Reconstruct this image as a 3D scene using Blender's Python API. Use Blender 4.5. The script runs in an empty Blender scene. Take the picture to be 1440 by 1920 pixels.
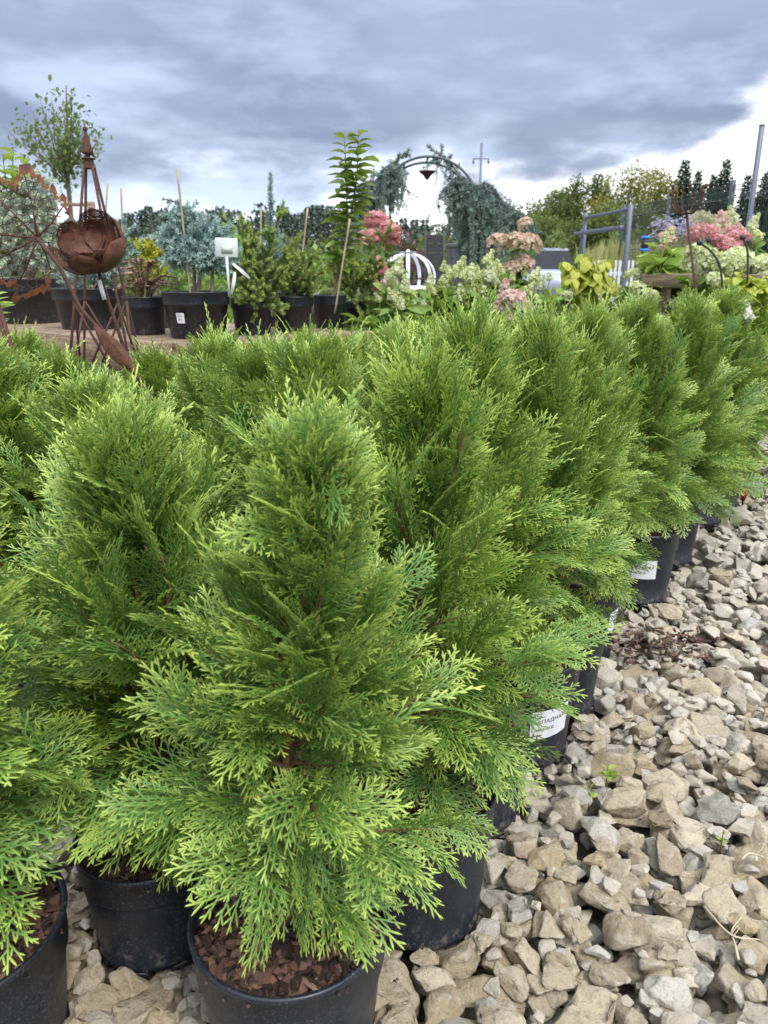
import bpy, bmesh, math, random
import numpy as np
from mathutils import Vector, Matrix

R = math.radians
scene = bpy.context.scene
COL = scene.collection
rng = np.random.default_rng(7)
random.seed(7)

# ---------------------------------------------------------------- camera
CAM_H, PITCH, FPX = 1.30, R(17.7), 1442.0
cam_d = bpy.data.cameras.new('camera')
cam = bpy.data.objects.new('camera', cam_d)
COL.objects.link(cam)
cam.location = (0, 0, CAM_H)
cam.rotation_euler = (R(90) - PITCH, 0, 0)
cam_d.sensor_fit = 'VERTICAL'
cam_d.sensor_height = 36.0
cam_d.lens = 36.0 * FPX / 1920.0
cam_d.clip_start = 0.05
cam_d.clip_end = 2000
cam_d.dof.use_dof = True
cam_d.dof.focus_distance = 1.75
cam_d.dof.aperture_fstop = 7.0
scene.camera = cam

# ---------------------------------------------------------------- node helper
def N(nt, typ, ins=None, **props):
    n = nt.nodes.new(typ)
    for k, v in props.items():
        setattr(n, k, v)
    for k, v in (ins or {}).items():
        s = n.inputs[k]
        if isinstance(v, bpy.types.NodeSocket):
            nt.links.new(v, s)
        else:
            s.default_value = v
    return n

def M(nt, op, a, b=None, c=None, clamp=False):
    ins = {0: a}
    if b is not None: ins[1] = b
    if c is not None: ins[2] = c
    return N(nt, 'ShaderNodeMath', ins, operation=op, use_clamp=clamp).outputs[0]

def RNG(nt, v, a, b, c=0.0, d=1.0, interp='SMOOTHSTEP'):
    return N(nt, 'ShaderNodeMapRange', {0: v, 1: a, 2: b, 3: c, 4: d}, interpolation_type=interp).outputs[0]

def MIX(nt, f, a, b):
    n = N(nt, 'ShaderNodeMix', data_type='RGBA')
    for s, v in ((n.inputs[0], f), (n.inputs[6], a), (n.inputs[7], b)):
        if isinstance(v, bpy.types.NodeSocket): nt.links.new(v, s)
        else: s.default_value = v if not (isinstance(v, tuple) and len(v) == 3) else (*v, 1)
    return n.outputs[2]

def NOISE(nt, vec, scale, detail=3.0, rough=0.5, dist=0.0):
    ins = {'Scale': scale, 'Detail': detail, 'Roughness': rough, 'Distortion': dist}
    if vec is not None: ins['Vector'] = vec
    return N(nt, 'ShaderNodeTexNoise', ins).outputs[0]

# ---------------------------------------------------------------- world: overcast, bright gaps near the horizon
SUN_EL, SUN_AZ = R(52), R(150)          # azimuth clockwise from +Y: behind the camera, to the right
world = bpy.data.worlds.new('World')
scene.world = world
world.use_nodes = True
nt = world.node_tree
nt.nodes.clear()
tc = N(nt, 'ShaderNodeTexCoord').outputs['Generated']
vec = N(nt, 'ShaderNodeVectorMath', {0: tc}, operation='NORMALIZE').outputs[0]
sx = N(nt, 'ShaderNodeSeparateXYZ', {0: vec})
X_, Y_, Z_ = sx.outputs
elev = M(nt, 'MULTIPLY', M(nt, 'ARCSINE', Z_), 57.2958)
hl = M(nt, 'SQRT', M(nt, 'MAXIMUM', M(nt, 'SUBTRACT', 1.0, M(nt, 'MULTIPLY', Z_, Z_)), 1e-4))
# cosine of the angle to azimuth 52 deg
caz = M(nt, 'DIVIDE', M(nt, 'ADD', M(nt, 'MULTIPLY', X_, math.sin(R(52))), M(nt, 'MULTIPLY', Y_, math.cos(R(52)))), hl)
st = N(nt, 'ShaderNodeVectorMath', {0: vec, 1: (1.0, 1.0, 2.9)}, operation='MULTIPLY').outputs[0]
n1 = NOISE(nt, st, 3.9, 6.0, 0.52, 0.12)
st2 = N(nt, 'ShaderNodeVectorMath', {0: st, 1: (3.1, 1.7, 0.4)}, operation='ADD').outputs[0]
n2 = NOISE(nt, st2, 2.1, 4.0, 0.5, 0.0)
n3 = NOISE(nt, st, 10.0, 5.0, 0.55, 0.0)
th = M(nt, 'ADD', 5.0, M(nt, 'MULTIPLY', RNG(nt, caz, 0.83, 0.935), 9.3))
th = M(nt, 'ADD', th, M(nt, 'MULTIPLY', M(nt, 'SUBTRACT', n1, 0.5), 7.0))
th = M(nt, 'ADD', th, M(nt, 'MULTIPLY', M(nt, 'SUBTRACT', n3, 0.5), 5.5))
gap = RNG(nt, M(nt, 'SUBTRACT', elev, th), 2.0, -1.5)
dark = MIX(nt, RNG(nt, n2, 0.36, 0.62), (0.160, 0.196, 0.288), (0.245, 0.29, 0.398))
dark = MIX(nt, M(nt, 'MULTIPLY', RNG(nt, n1, 0.46, 0.70), 0.85), dark, (0.42, 0.49, 0.64))
dark = MIX(nt, M(nt, 'MULTIPLY', RNG(nt, n3, 0.45, 0.70), 0.45), dark, (0.36, 0.42, 0.56))
low = MIX(nt, RNG(nt, n2, 0.30, 0.46), (0.44, 0.53, 0.68), (1.15, 1.15, 1.16))
cloud = MIX(nt, gap, dark, low)
cloud = MIX(nt, RNG(nt, elev, 17.0, 55.0), cloud, (1.44, 1.54, 1.72))
sky = N(nt, 'ShaderNodeTexSky', sky_type='NISHITA', sun_disc=False, sun_elevation=SUN_EL, sun_rotation=SUN_AZ,
        air_density=1.0, dust_density=1.5)
skys = N(nt, 'ShaderNodeVectorMath', {0: sky.outputs[0], 'Scale': 0.07}, operation='SCALE').outputs[0]
skyc = MIX(nt, 0.88, skys, cloud)
bg = N(nt, 'ShaderNodeBackground', {'Color': skyc, 'Strength': 1.0})
wo = N(nt, 'ShaderNodeOutputWorld', {'Surface': bg.outputs[0]})

sun_d = bpy.data.lights.new('sun', 'SUN')
sun_d.energy = 1.5
sun_d.angle = R(14)
sun_d.color = (1.0, 0.95, 0.87)
sun = bpy.data.objects.new('sun', sun_d)
COL.objects.link(sun)
sd = Vector((math.sin(SUN_AZ) * math.cos(SUN_EL), math.cos(SUN_AZ) * math.cos(SUN_EL), math.sin(SUN_EL)))
sun.rotation_euler = sd.to_track_quat('Z', 'Y').to_euler()
sun.location = (0, 0, 30)

scene.view_settings.view_transform = 'Standard'
scene.view_settings.look = 'None'
scene.view_settings.exposure = 0.9
scene.view_settings.gamma = 1.0
scene.view_settings.use_curve_mapping = False
scene.render.engine = 'CYCLES'
scene.cycles.max_bounces = 6
scene.cycles.transparent_max_bounces = 8

# ---------------------------------------------------------------- object helpers
class MB:
    """collects shapes; build() links them as one mesh object"""
    def __init__(s):
        s.v, s.q, s.t, s.c, s.n = [], [], [], [], 0
    def add(s, v, tri=None, quad=None, col=None):
        v = np.asarray(v, float).reshape(-1, 3)
        if tri is not None and len(tri): s.t.append(np.asarray(tri, np.int64).reshape(-1, 3) + s.n)
        if quad is not None and len(quad): s.q.append(np.asarray(quad, np.int64).reshape(-1, 4) + s.n)
        c = np.zeros((len(v), 4)); c[:, 3] = 1
        if col is not None:
            col = np.asarray(col, float)
            c[:, :3] = col if col.ndim == 2 else np.broadcast_to(col, (len(v), 3))
        s.c.append(c); s.v.append(v); s.n += len(v)
    def inst(s, tv, tri, quad, mats, pos, tcol=None, icol=None):
        """n copies of a template: mats (n,3,3), pos (n,3)"""
        n, k = len(pos), len(tv)
        v = np.einsum('nij,kj->nki', mats, tv) + np.asarray(pos)[:, None, :]
        off = (np.arange(n) * k)[:, None, None]
        t = (np.asarray(tri)[None] + off).reshape(-1, 3) if tri is not None and len(tri) else None
        q = (np.asarray(quad)[None] + off).reshape(-1, 4) if quad is not None and len(quad) else None
        c = np.zeros((n, k, 3))
        if tcol is not None: c += np.asarray(tcol)[None]
        if icol is not None: c += np.asarray(icol)[:, None, :]
        s.add(v.reshape(-1, 3), t, q, c.reshape(-1, 3))
    def mesh(s, name, mat, smooth=True):
        me = bpy.data.meshes.new(name)
        v = np.concatenate(s.v)
        loops, tot = [], []
        if s.t:
            t = np.concatenate(s.t); loops.append(t.ravel()); tot.append(np.full(len(t), 3))
        if s.q:
            q = np.concatenate(s.q); loops.append(q.ravel()); tot.append(np.full(len(q), 4))
        loops = np.concatenate(loops); tot = np.concatenate(tot)
        me.vertices.add(len(v)); me.vertices.foreach_set('co', v.astype(np.float32).ravel())
        me.loops.add(len(loops)); me.loops.foreach_set('vertex_index', loops.astype(np.int32))
        me.polygons.add(len(tot))
        me.polygons.foreach_set('loop_start', np.concatenate([[0], np.cumsum(tot)[:-1]]).astype(np.int32))
        me.polygons.foreach_set('use_smooth', np.full(len(tot), smooth))
        a = me.color_attributes.new('col', 'FLOAT_COLOR', 'POINT')
        a.data.foreach_set('color', np.concatenate(s.c).astype(np.float32).ravel())
        me.update(calc_edges=True)
        if mat: me.materials.append(mat)
        return me
    def build(s, name, mat, parent=None, smooth=True, kind=None):
        if not s.v: return None
        return link(name, s.mesh(name, mat, smooth), parent, kind)

def link(name, me, parent=None, kind=None):
    o = bpy.data.objects.new(name, me)
    COL.objects.link(o)
    if parent is not None: o.parent = parent
    if kind: o['kind'] = kind
    return o

def thing(name, label, cat, loc=(0, 0, 0), rz=0.0, group=None):
    o = bpy.data.objects.new(name, None)
    o.empty_display_size = 0.1
    COL.objects.link(o)
    o.location = loc; o.rotation_euler = (0, 0, rz)
    tag(o, label, cat, group)
    return o

def tag(o, label, cat, group=None):
    o['label'] = label; o['category'] = cat
    if group: o['group'] = group
    return o

def P(u, v, Y):
    """the point at world depth Y along the sight line of photo pixel (u, v)"""
    up = (960 - v) / FPX
    dy = math.cos(PITCH) + up * math.sin(PITCH); dz = -math.sin(PITCH) + up * math.cos(PITCH)
    t = Y / dy
    return Vector(((u - 720) / FPX * t, Y, CAM_H + dz * t))

def PZ(u, v, z):
    up = (960 - v) / FPX
    dy = math.cos(PITCH) + up * math.sin(PITCH); dz = -math.sin(PITCH) + up * math.cos(PITCH)
    t = (z - CAM_H) / dz
    return Vector(((u - 720) / FPX * t, dy * t, z))

def nrm(a):
    a = np.asarray(a, float)
    return a / (np.linalg.norm(a, axis=-1, keepdims=True) + 1e-12)

def frames(xdir, up):
    """rotation matrices with columns x = xdir, z ~ up"""
    x = nrm(xdir); y = nrm(np.cross(up, x)); z = np.cross(x, y)
    return np.stack([x, y, z], axis=-1)

def tube(mb, pts, rad, sides=6, col=None, cap=True):
    pts = np.asarray([tuple(p) for p in pts], float); n = len(pts)
    rad = np.broadcast_to(np.asarray(rad, float), (n,))
    tan = nrm(np.gradient(pts, axis=0))
    ref = np.array([0, 0, 1.0]) if abs(tan[:, 2]).mean() < 0.85 else np.array([1.0, 0, 0])
    a = nrm(np.cross(tan, ref)); b = np.cross(tan, a)
    th = np.linspace(0, 2 * np.pi, sides, endpoint=False)
    ring = pts[:, None] + rad[:, None, None] * (np.cos(th)[None, :, None] * a[:, None] + np.sin(th)[None, :, None] * b[:, None])
    v = ring.reshape(-1, 3)
    i = np.arange(n - 1)[:, None] * sides; j = np.arange(sides)[None]; j2 = (j + 1) % sides
    q = np.stack([i + j, i + j2, i + sides + j2, i + sides + j], -1).reshape(-1, 4)
    t = None
    if cap:
        v = np.concatenate([v, pts[:1], pts[-1:]])
        k = n * sides; jj = np.arange(sides); jn = (jj + 1) % sides
        t = np.concatenate([np.stack([jn, jj, np.full(sides, k)], -1), np.stack([(n - 1) * sides + jj, (n - 1) * sides + jn, np.full(sides, k + 1)], -1)])
    mb.add(v, t, q, col)

def curve_pts(ctrl, n=12):
    """Catmull-Rom through control points"""
    c = [np.asarray(tuple(p), float) for p in ctrl]
    c = [2 * c[0] - c[1]] + c + [2 * c[-1] - c[-2]]
    out = []
    segs = len(c) - 3
    for s in range(segs):
        p0, p1, p2, p3 = c[s:s + 4]
        m = max(2, n // segs)
        for k in range(m):
            t = k / m
            out.append(0.5 * (2 * p1 + (p2 - p0) * t + (2 * p0 - 5 * p1 + 4 * p2 - p3) * t * t + (3 * p1 - p0 - 3 * p2 + p3) * t ** 3))
    out.append(c[-2])
    return np.array(out)

def lathe(mb, prof, seg=40, col=None, loc=(0, 0, 0)):
    prof = np.asarray(prof, float); n = len(prof)
    th = np.linspace(0, 2 * np.pi, seg, endpoint=False)
    v = np.stack([prof[:, 0, None] * np.cos(th), prof[:, 0, None] * np.sin(th), np.repeat(prof[:, 1, None], seg, 1)], -1).reshape(-1, 3) + np.array(loc)
    i = np.arange(n - 1)[:, None] * seg; j = np.arange(seg)[None]; j2 = (j + 1) % seg
    mb.add(v, None, np.stack([i + j, i + j2, i + seg + j2, i + seg + j], -1).reshape(-1, 4), col)

BOXQ = [(0, 3, 2, 1), (4, 5, 6, 7), (0, 1, 5, 4), (1, 2, 6, 5), (2, 3, 7, 6), (3, 0, 4, 7)]
BOXV = np.array([(-1, -1, -1), (1, -1, -1), (1, 1, -1), (-1, 1, -1), (-1, -1, 1), (1, -1, 1), (1, 1, 1), (-1, 1, 1)]) * 0.5

def box(mb, c, size, rot=None, col=None):
    v = BOXV * np.array(size)
    if rot is not None: v = v @ np.asarray(rot).T
    mb.add(v + np.array(tuple(c)), None, BOXQ, col)

def beam_mesh(mb, a, b, w, h, bev=0.004, col=None):
    """bevelled timber or bar from a to b (w across, h up)"""
    a = np.array(tuple(a), float); b = np.array(tuple(b), float)
    x = nrm(b - a); up = np.array([0, 0, 1.0]) if abs(x[2]) < .9 else np.array([0, 1.0, 0])
    y = nrm(np.cross(up, x)); z = np.cross(x, y)
    hw, hh = w / 2, h / 2
    sec = [(-hw + bev, -hh), (hw - bev, -hh), (hw, -hh + bev), (hw, hh - bev), (hw - bev, hh), (-hw + bev, hh), (-hw, hh - bev), (-hw, -hh + bev)]
    v = []
    for p, e in ((a, 1), (a + x * bev, 0), (b - x * bev, 0), (b, 1)):
        for sy, sz in sec:
            k = 1 - e * bev / max(hw, hh)
            v.append(p + y * sy * k + z * sz * k)
    q = [(r * 8 + i, r * 8 + (i + 1) % 8, r * 8 + 8 + (i + 1) % 8, r * 8 + 8 + i) for r in range(3) for i in range(8)]
    t = [(0, i + 1, i) for i in range(1, 7)] + [(24, 24 + i, 25 + i) for i in range(1, 7)]
    mb.add(np.array(v), t, q, col)

# ---------------------------------------------------------------- materials
def mat(name):
    m = bpy.data.materials.new(name); m.use_nodes = True
    t = m.node_tree; t.nodes.clear()
    return m, t

def out(t, sh, disp=None):
    N(t, 'ShaderNodeOutputMaterial', {'Surface': sh})

def bump(t, h, strength=0.3, dist=0.01):
    return N(t, 'ShaderNodeBump', {'Height': h, 'Strength': strength, 'Distance': dist}).outputs[0]

def ATTR(t):
    a = N(t, 'ShaderNodeVertexColor', layer_name='col')
    return N(t, 'ShaderNodeSeparateColor', {0: a.outputs[0]}).outputs

def leaf_mat(name, base, base2, tip=None, rough=0.5, trans=0.3, spec=0.35, tip_a=0.3, tip_b=1.0):
    """col.R = how young (0 old, 1 tip), col.G = random per leaf"""
    m, t = mat(name)
    r, g, b = ATTR(t)
    oi = N(t, 'ShaderNodeObjectInfo').outputs['Random']
    c = MIX(t, M(t, 'FRACT', M(t, 'ADD', g, M(t, 'MULTIPLY', oi, 0.35))), base, base2)
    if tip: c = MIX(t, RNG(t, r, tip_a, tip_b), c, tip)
    p = N(t, 'ShaderNodeBsdfPrincipled', {'Base Color': c, 'Roughness': rough, 'Specular IOR Level': spec})
    if trans > 0:
        tr = N(t, 'ShaderNodeBsdfTranslucent', {'Color': MIX(t, 0.35, c, (0.5, 0.6, 0.12))})
        p = N(t, 'ShaderNodeMixShader', {0: trans, 1: p.outputs[0], 2: tr.outputs[0]})
    out(t, p.outputs[0])
    return m

def solid_mat(name, c1, c2=None, rough=0.6, metal=0.0, scale=20.0, bmp=0.0, spec=0.5, contrast=(0.35, 0.65), detail=5.0, stretch=None):
    m, t = mat(name)
    co = N(t, 'ShaderNodeTexCoord').outputs['Object']
    if stretch: co = N(t, 'ShaderNodeVectorMath', {0: co, 1: stretch}, operation='MULTIPLY').outputs[0]
    n = NOISE(t, co, scale, detail, 0.6)
    c = MIX(t, RNG(t, n, *contrast), c1, c2 or c1)
    ins = {'Base Color': c, 'Roughness': rough, 'Metallic': metal, 'Specular IOR Level': spec}
    if bmp: ins['Normal'] = bump(t, n, bmp, 0.005)
    out(t, N(t, 'ShaderNodeBsdfPrincipled', ins).outputs[0])
    return m

MAT = {}
# thuja scale leaves
MAT['thuja'] = leaf_mat('thuja_leaf', (0.132, 0.250, 0.020), (0.122, 0.252, 0.066), (0.50, 0.62, 0.12), 0.40, 0.22, 0.5, 0.36, 1.12)
MAT['twig'] = solid_mat('twig_bark', (0.24, 0.125, 0.05), (0.11, 0.058, 0.03), 0.7, scale=60)

def pot_mat():
    m, t = mat('black_pot_plastic')
    co = N(t, 'ShaderNodeTexCoord').outputs['Object']
    n = NOISE(t, co, 9, 4, 0.6)
    sp = NOISE(t, co, 260, 2, 0.6)
    sc = NOISE(t, N(t, 'ShaderNodeVectorMath', {0: co, 1: (60, 60, 4)}, operation='MULTIPLY').outputs[0], 1.0, 3, 0.6)
    dirt = M(t, 'MULTIPLY', RNG(t, sp, 0.56, 0.68), RNG(t, n, 0.35, 0.6))
    dirt = M(t, 'MAXIMUM', dirt, M(t, 'MULTIPLY', RNG(t, sc, 0.55, 0.8), 0.45))
    c = MIX(t, M(t, 'MULTIPLY', dirt, 0.8), (0.013, 0.0165, 0.025), (0.12, 0.122, 0.13))
    # dried soil splashed up the lowest few centimetres of the wall
    z = N(t, 'ShaderNodeSeparateXYZ', {0: co}).outputs[2]
    mud = M(t, 'MULTIPLY', RNG(t, z, 0.10, 0.0), RNG(t, NOISE(t, co, 38, 5, 0.7), 0.50, 0.68))
    c = MIX(t, M(t, 'MULTIPLY', mud, 0.6), c, (0.20, 0.165, 0.12))
    p = N(t, 'ShaderNodeBsdfPrincipled', {'Base Color': c, 'Roughness': RNG(t, n, 0.3, 0.7, 0.34, 0.5), 'Specular IOR Level': 0.5,
                                        'Normal': bump(t, sc, 0.12, 0.002)})
    out(t, p.outputs[0])
    return m
MAT['pot'] = pot_mat()

def bark_mat():
    m, t = mat('bark_chip')
    r, g, b = ATTR(t)
    co = N(t, 'ShaderNodeTexCoord').outputs['Object']
    n = NOISE(t, co, 120, 4, 0.6)
    c = MIX(t, RNG(t, g, 0.12, 0.9), (0.028, 0.016, 0.013), (0.20, 0.10, 0.07))
    c = MIX(t, RNG(t, g, 0.90, 0.99), c, (0.34, 0.23, 0.15))
    c = MIX(t, M(t, 'MULTIPLY', n, 0.5), c, (0.03, 0.015, 0.01))
    out(t, N(t, 'ShaderNodeBsdfPrincipled', {'Base Color': c, 'Roughness': 0.75, 'Normal': bump(t, n, 0.4, 0.003)}).outputs[0])
    return m
MAT['bark'] = bark_mat()
MAT['soil'] = solid_mat('peat_soil', (0.035, 0.022, 0.015), (0.075, 0.045, 0.03), 0.95, scale=90, bmp=0.8)

def stone_mat():
    m, t = mat('crushed_limestone')
    r, g, b = ATTR(t)
    oi = N(t, 'ShaderNodeObjectInfo').outputs['Random']
    k = M(t, 'FRACT', M(t, 'ADD', g, oi))
    ramp = N(t, 'ShaderNodeValToRGB', {0: k})
    e = ramp.color_ramp; e.interpolation = 'LINEAR'
    stops = [(0.0, (0.448, 0.371, 0.252)), (0.14, (0.501, 0.428, 0.305)), (0.28, (0.384, 0.309, 0.199)), (0.42, (0.48, 0.403, 0.276)), (0.54, (0.576, 0.502, 0.373)),
             (0.64, (0.299, 0.236, 0.155)), (0.74, (0.427, 0.361, 0.252)), (0.82, (0.384, 0.361, 0.315)), (0.88, (0.459, 0.361, 0.218)), (0.95, (0.544, 0.506, 0.426)), (1.0, (0.288, 0.272, 0.238))]
    while len(e.elements) < len(stops): e.elements.new(0.5)
    for el, (p, c) in zip(e.elements, stops):
        el.position = p; el.color = (*c, 1)
    co = N(t, 'ShaderNodeTexCoord').outputs['Object']
    off = N(t, 'ShaderNodeCombineXYZ', {0: M(t, 'MULTIPLY', k, 17.0), 1: M(t, 'MULTIPLY', k, 41.0), 2: k}).outputs[0]
    geo = N(t, 'ShaderNodeVectorMath', {0: N(t, 'ShaderNodeNewGeometry').outputs['Position'], 1: off}, operation='ADD').outputs[0]
    n = NOISE(t, geo, 26, 7, 0.66, 0.5)
    n2 = NOISE(t, geo, 120, 6, 0.7)
    n3 = NOISE(t, geo, 420, 3, 0.7)
    c = MIX(t, M(t, 'MULTIPLY', RNG(t, n, 0.53, 0.70), 0.5), ramp.outputs[0], (0.58, 0.52, 0.42))
    c = MIX(t, M(t, 'MULTIPLY', RNG(t, n, 0.48, 0.30), 0.5), c, (0.25, 0.19, 0.12))
    c = MIX(t, M(t, 'MULTIPLY', RNG(t, n2, 0.5, 0.64), 0.45), c, (0.19, 0.155, 0.11))
    c = MIX(t, M(t, 'MULTIPLY', RNG(t, n2, 0.42, 0.30), 0.4), c, (0.60, 0.54, 0.44))
    c = MIX(t, M(t, 'MULTIPLY', RNG(t, n3, 0.58, 0.75), 0.35), c, (0.62, 0.60, 0.56))
    # pale worn edges of the broken faces
    pt = N(t, 'ShaderNodeNewGeometry').outputs['Pointiness']
    c = MIX(t, M(t, 'MULTIPLY', RNG(t, pt, 0.52, 0.58), 0.5), c, (0.62, 0.59, 0.53))
    h = M(t, 'ADD', M(t, 'ADD', M(t, 'MULTIPLY', n, 0.9), M(t, 'MULTIPLY', n2, 0.5)), M(t, 'MULTIPLY', n3, 0.15))
    out(t, N(t, 'ShaderNodeBsdfPrincipled', {'Base Color': c, 'Roughness': 0.88, 'Specular IOR Level': 0.25, 'Normal': bump(t, h, 1.0, 0.012)}).outputs[0])
    return m
MAT['stone'] = stone_mat()
MAT['paper'] = solid_mat('label_paper', (0.78, 0.80, 0.83), (0.70, 0.72, 0.76), 0.45, scale=40)
MAT['ink'] = solid_mat('label_ink', (0.03, 0.03, 0.04), None, 0.5)
# ================================================================ SETTING: ground and gravel
def ground_mat():
    m, t = mat('ground_earth_grass')
    co = N(t, 'ShaderNodeTexCoord').outputs['Object']
    n = NOISE(t, co, 0.35, 6, 0.6)
    n2 = NOISE(t, co, 14, 5, 0.65)
    c = MIX(t, RNG(t, n, 0.4, 0.6), (0.10, 0.13, 0.04), (0.20, 0.18, 0.09))
    c = MIX(t, M(t, 'MULTIPLY', n2, 0.6), c, (0.06, 0.08, 0.03))
    out(t, N(t, 'ShaderNodeBsdfPrincipled', {'Base Color': c, 'Roughness': 0.95, 'Normal': bump(t, n2, 0.6, 0.03)}).outputs[0])
    return m
def sheet(name, x0, x1, y0, y1, z, m, nx=2, ny=2):
    mb = MB()
    xs = np.linspace(x0, x1, nx); ys = np.linspace(y0, y1, ny)
    v = np.array([(x, y, z) for y in ys for x in xs])
    q = [(j * nx + i, j * nx + i + 1, (j + 1) * nx + i + 1, (j + 1) * nx + i) for j in range(ny - 1) for i in range(nx - 1)]
    mb.add(v, None, q)
    o = mb.build(name, m, smooth=False)
    o['kind'] = 'structure'
    return o
sheet('ground', -900, 900, -60, 1500, -0.06, ground_mat())

def bed_mat():
    m, t = mat('gravel_bed')
    co = N(t, 'ShaderNodeTexCoord').outputs['Object']
    vo = N(t, 'ShaderNodeTexVoronoi', {'Vector': co, 'Scale': 22.0})
    n = NOISE(t, co, 30, 4, 0.6)
    c = MIX(t, N(t, 'ShaderNodeSeparateColor', {0: vo.outputs['Color']}).outputs[0], (0.20, 0.16, 0.11), (0.40, 0.35, 0.27))
    c = MIX(t, RNG(t, vo.outputs['Distance'], 0.25, 0.6), c, (0.09, 0.07, 0.05))
    out(t, N(t, 'ShaderNodeBsdfPrincipled', {'Base Color': c, 'Roughness': 0.95, 'Normal': bump(t, M(t, 'SUBTRACT', n, vo.outputs['Distance']), 0.8, 0.03)}).outputs[0])
    return m
gravel_yard = sheet('gravel_yard', -4.0, 9.0, -3.0, 12.0, -0.045, bed_mat())

# direction of the block's edge along the gravel, and towards its inside
E_ = np.array([0.505, 0.863]); L_ = np.array([-0.863, 0.505])

POT_L, POT_S, POT_X, POT_M = (0.150, 0.30), (0.126, 0.26), (0.160, 0.275), (0.137, 0.235)
GZ = 0.012
def from_base(u, v, pot, z=0.0):
    """pot centre whose front bottom edge shows at pixel (u, v)"""
    p = PZ(u, v, z); d = Vector((p.x, p.y, 0)).normalized()
    return p + d * pot[0] * 0.84
FRONT_XY = [((-0.156, 1.01), POT_X), ((-0.464, 1.25), POT_M), ((-0.69, 0.985), POT_X)]
def from_right(u, v, pot):
    """pot centre from the pixel of the right end of its base and the height of its front bottom edge"""
    uc = u - 60
    for _ in range(4):
        c = from_base(uc, v, pot, GZ)
        dep = c.y * math.cos(PITCH) + (CAM_H - GZ) * math.sin(PITCH)
        uc = u - pot[0] * .84 * FPX / dep
    return c
EDGE_POTS = [((895, 1783), POT_L), ((963, 1572), POT_L), ((1053, 1440), POT_L), ((1106, 1342), POT_S), ((1138, 1242), POT_L), ((1163, 1175), POT_L),
             ((1243, 1133), POT_L), ((1290, 1060), POT_L), ((1346, 985), POT_L), ((1376, 952), POT_L), ((1402, 890), POT_L)]
EDGE_C = [from_right(*px, pot) for px, pot in EDGE_POTS]
for i in range(1, len(EDGE_C)):       # keep neighbours from standing in each other
    d = EDGE_C[i] - EDGE_C[i - 1]; need = EDGE_POTS[i][1][0] + EDGE_POTS[i - 1][1][0] - .012
    if d.length < need: EDGE_C[i] = EDGE_C[i - 1] + d.normalized() * need
print('EDGE', [(round(c.x, 2), round(c.y, 2)) for c in EDGE_C])
ORG = np.array(EDGE_C[0][:2])
E_ = nrm(np.array(EDGE_C[8][:2]) - ORG); L_ = np.array([-E_[1], E_[0]])
POT_FEET = [(*xy, pot[0] * .84) for xy, pot in FRONT_XY] + [(c.x, c.y, q[1][0] * .84) for c, q in zip(EDGE_C, EDGE_POTS)]

# ---- stones: faceted hulls with chipped edges
def stone_template(seed, level=2):
    """level 0 plain hull, 1 chipped edges, 2 chipped, subdivided and rough"""
    r = np.random.default_rng(seed)
    bm = bmesh.new()
    n = r.integers(15, 24)
    pts = nrm(r.normal(size=(n, 3))) * r.uniform(0.90, 1.06, (n, 1))
    pts *= np.array([1.0, r.uniform(0.58, 0.9), r.uniform(0.40, 0.60)])
    for _ in range(4):          # flat cleavage faces
        d = nrm(r.normal(size=3)); h = r.uniform(0.34, 0.6)
        s = pts @ d
        pts -= np.maximum(s - h, 0)[:, None] * d
    for p in pts: bm.verts.new(p)
    bmesh.ops.convex_hull(bm, input=bm.verts[:])
    bmesh.ops.delete(bm, geom=[v for v in bm.verts if not v.link_faces], context='VERTS')
    bmesh.ops.dissolve_limit(bm, angle_limit=R(16), verts=bm.verts[:], edges=bm.edges[:])
    if level:
        bmesh.ops.bevel(bm, geom=bm.edges[:], offset=0.13 if level == 2 else 0.12, segments=3 if level == 2 else 1, affect='EDGES', profile=0.55, clamp_overlap=True)
        bmesh.ops.remove_doubles(bm, verts=bm.verts[:], dist=0.012)
    bmesh.ops.triangulate(bm, faces=bm.faces[:])
    if level == 2:
        for _ in range(2):
            long_e = [e for e in bm.edges if e.calc_length() > 0.22]
            bmesh.ops.subdivide_edges(bm, edges=long_e, cuts=1)
            bmesh.ops.triangulate(bm, faces=bm.faces[:])
        bm.normal_update()
        from mathutils import noise as mn
        o = Vector(r.uniform(-50, 50, 3).tolist())
        for v in bm.verts:
            q = v.co
            v.co = q + v.normal * (0.085 * mn.noise(q * 2.1 + o) + 0.045 * mn.noise(q * 5.5 + o) + 0.02 * mn.noise(q * 12 + o))
    bm.verts.ensure_lookup_table()
    v = np.array([v.co[:] for v in bm.verts]); f = np.array([[q.index for q in p.verts] for p in bm.faces])
    bm.free()
    return v, f
STONE_F = [stone_template(100 + i) for i in range(22)]
STONE_M = [stone_template(100 + i, 1) for i in range(22)]
STONE_C = [stone_template(200 + i, 0) for i in range(14)]
print('STONE TRIS', np.mean([len(f) for v, f in STONE_F]), np.mean([len(f) for v, f in STONE_M]), np.mean([len(f) for v, f in STONE_C]))

def edge_dist(x, y):
    """signed distance to the right of the block's edge line (through the pots)"""
    d = np.array([x, y]) - ORG
    return -(d @ L_)

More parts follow.
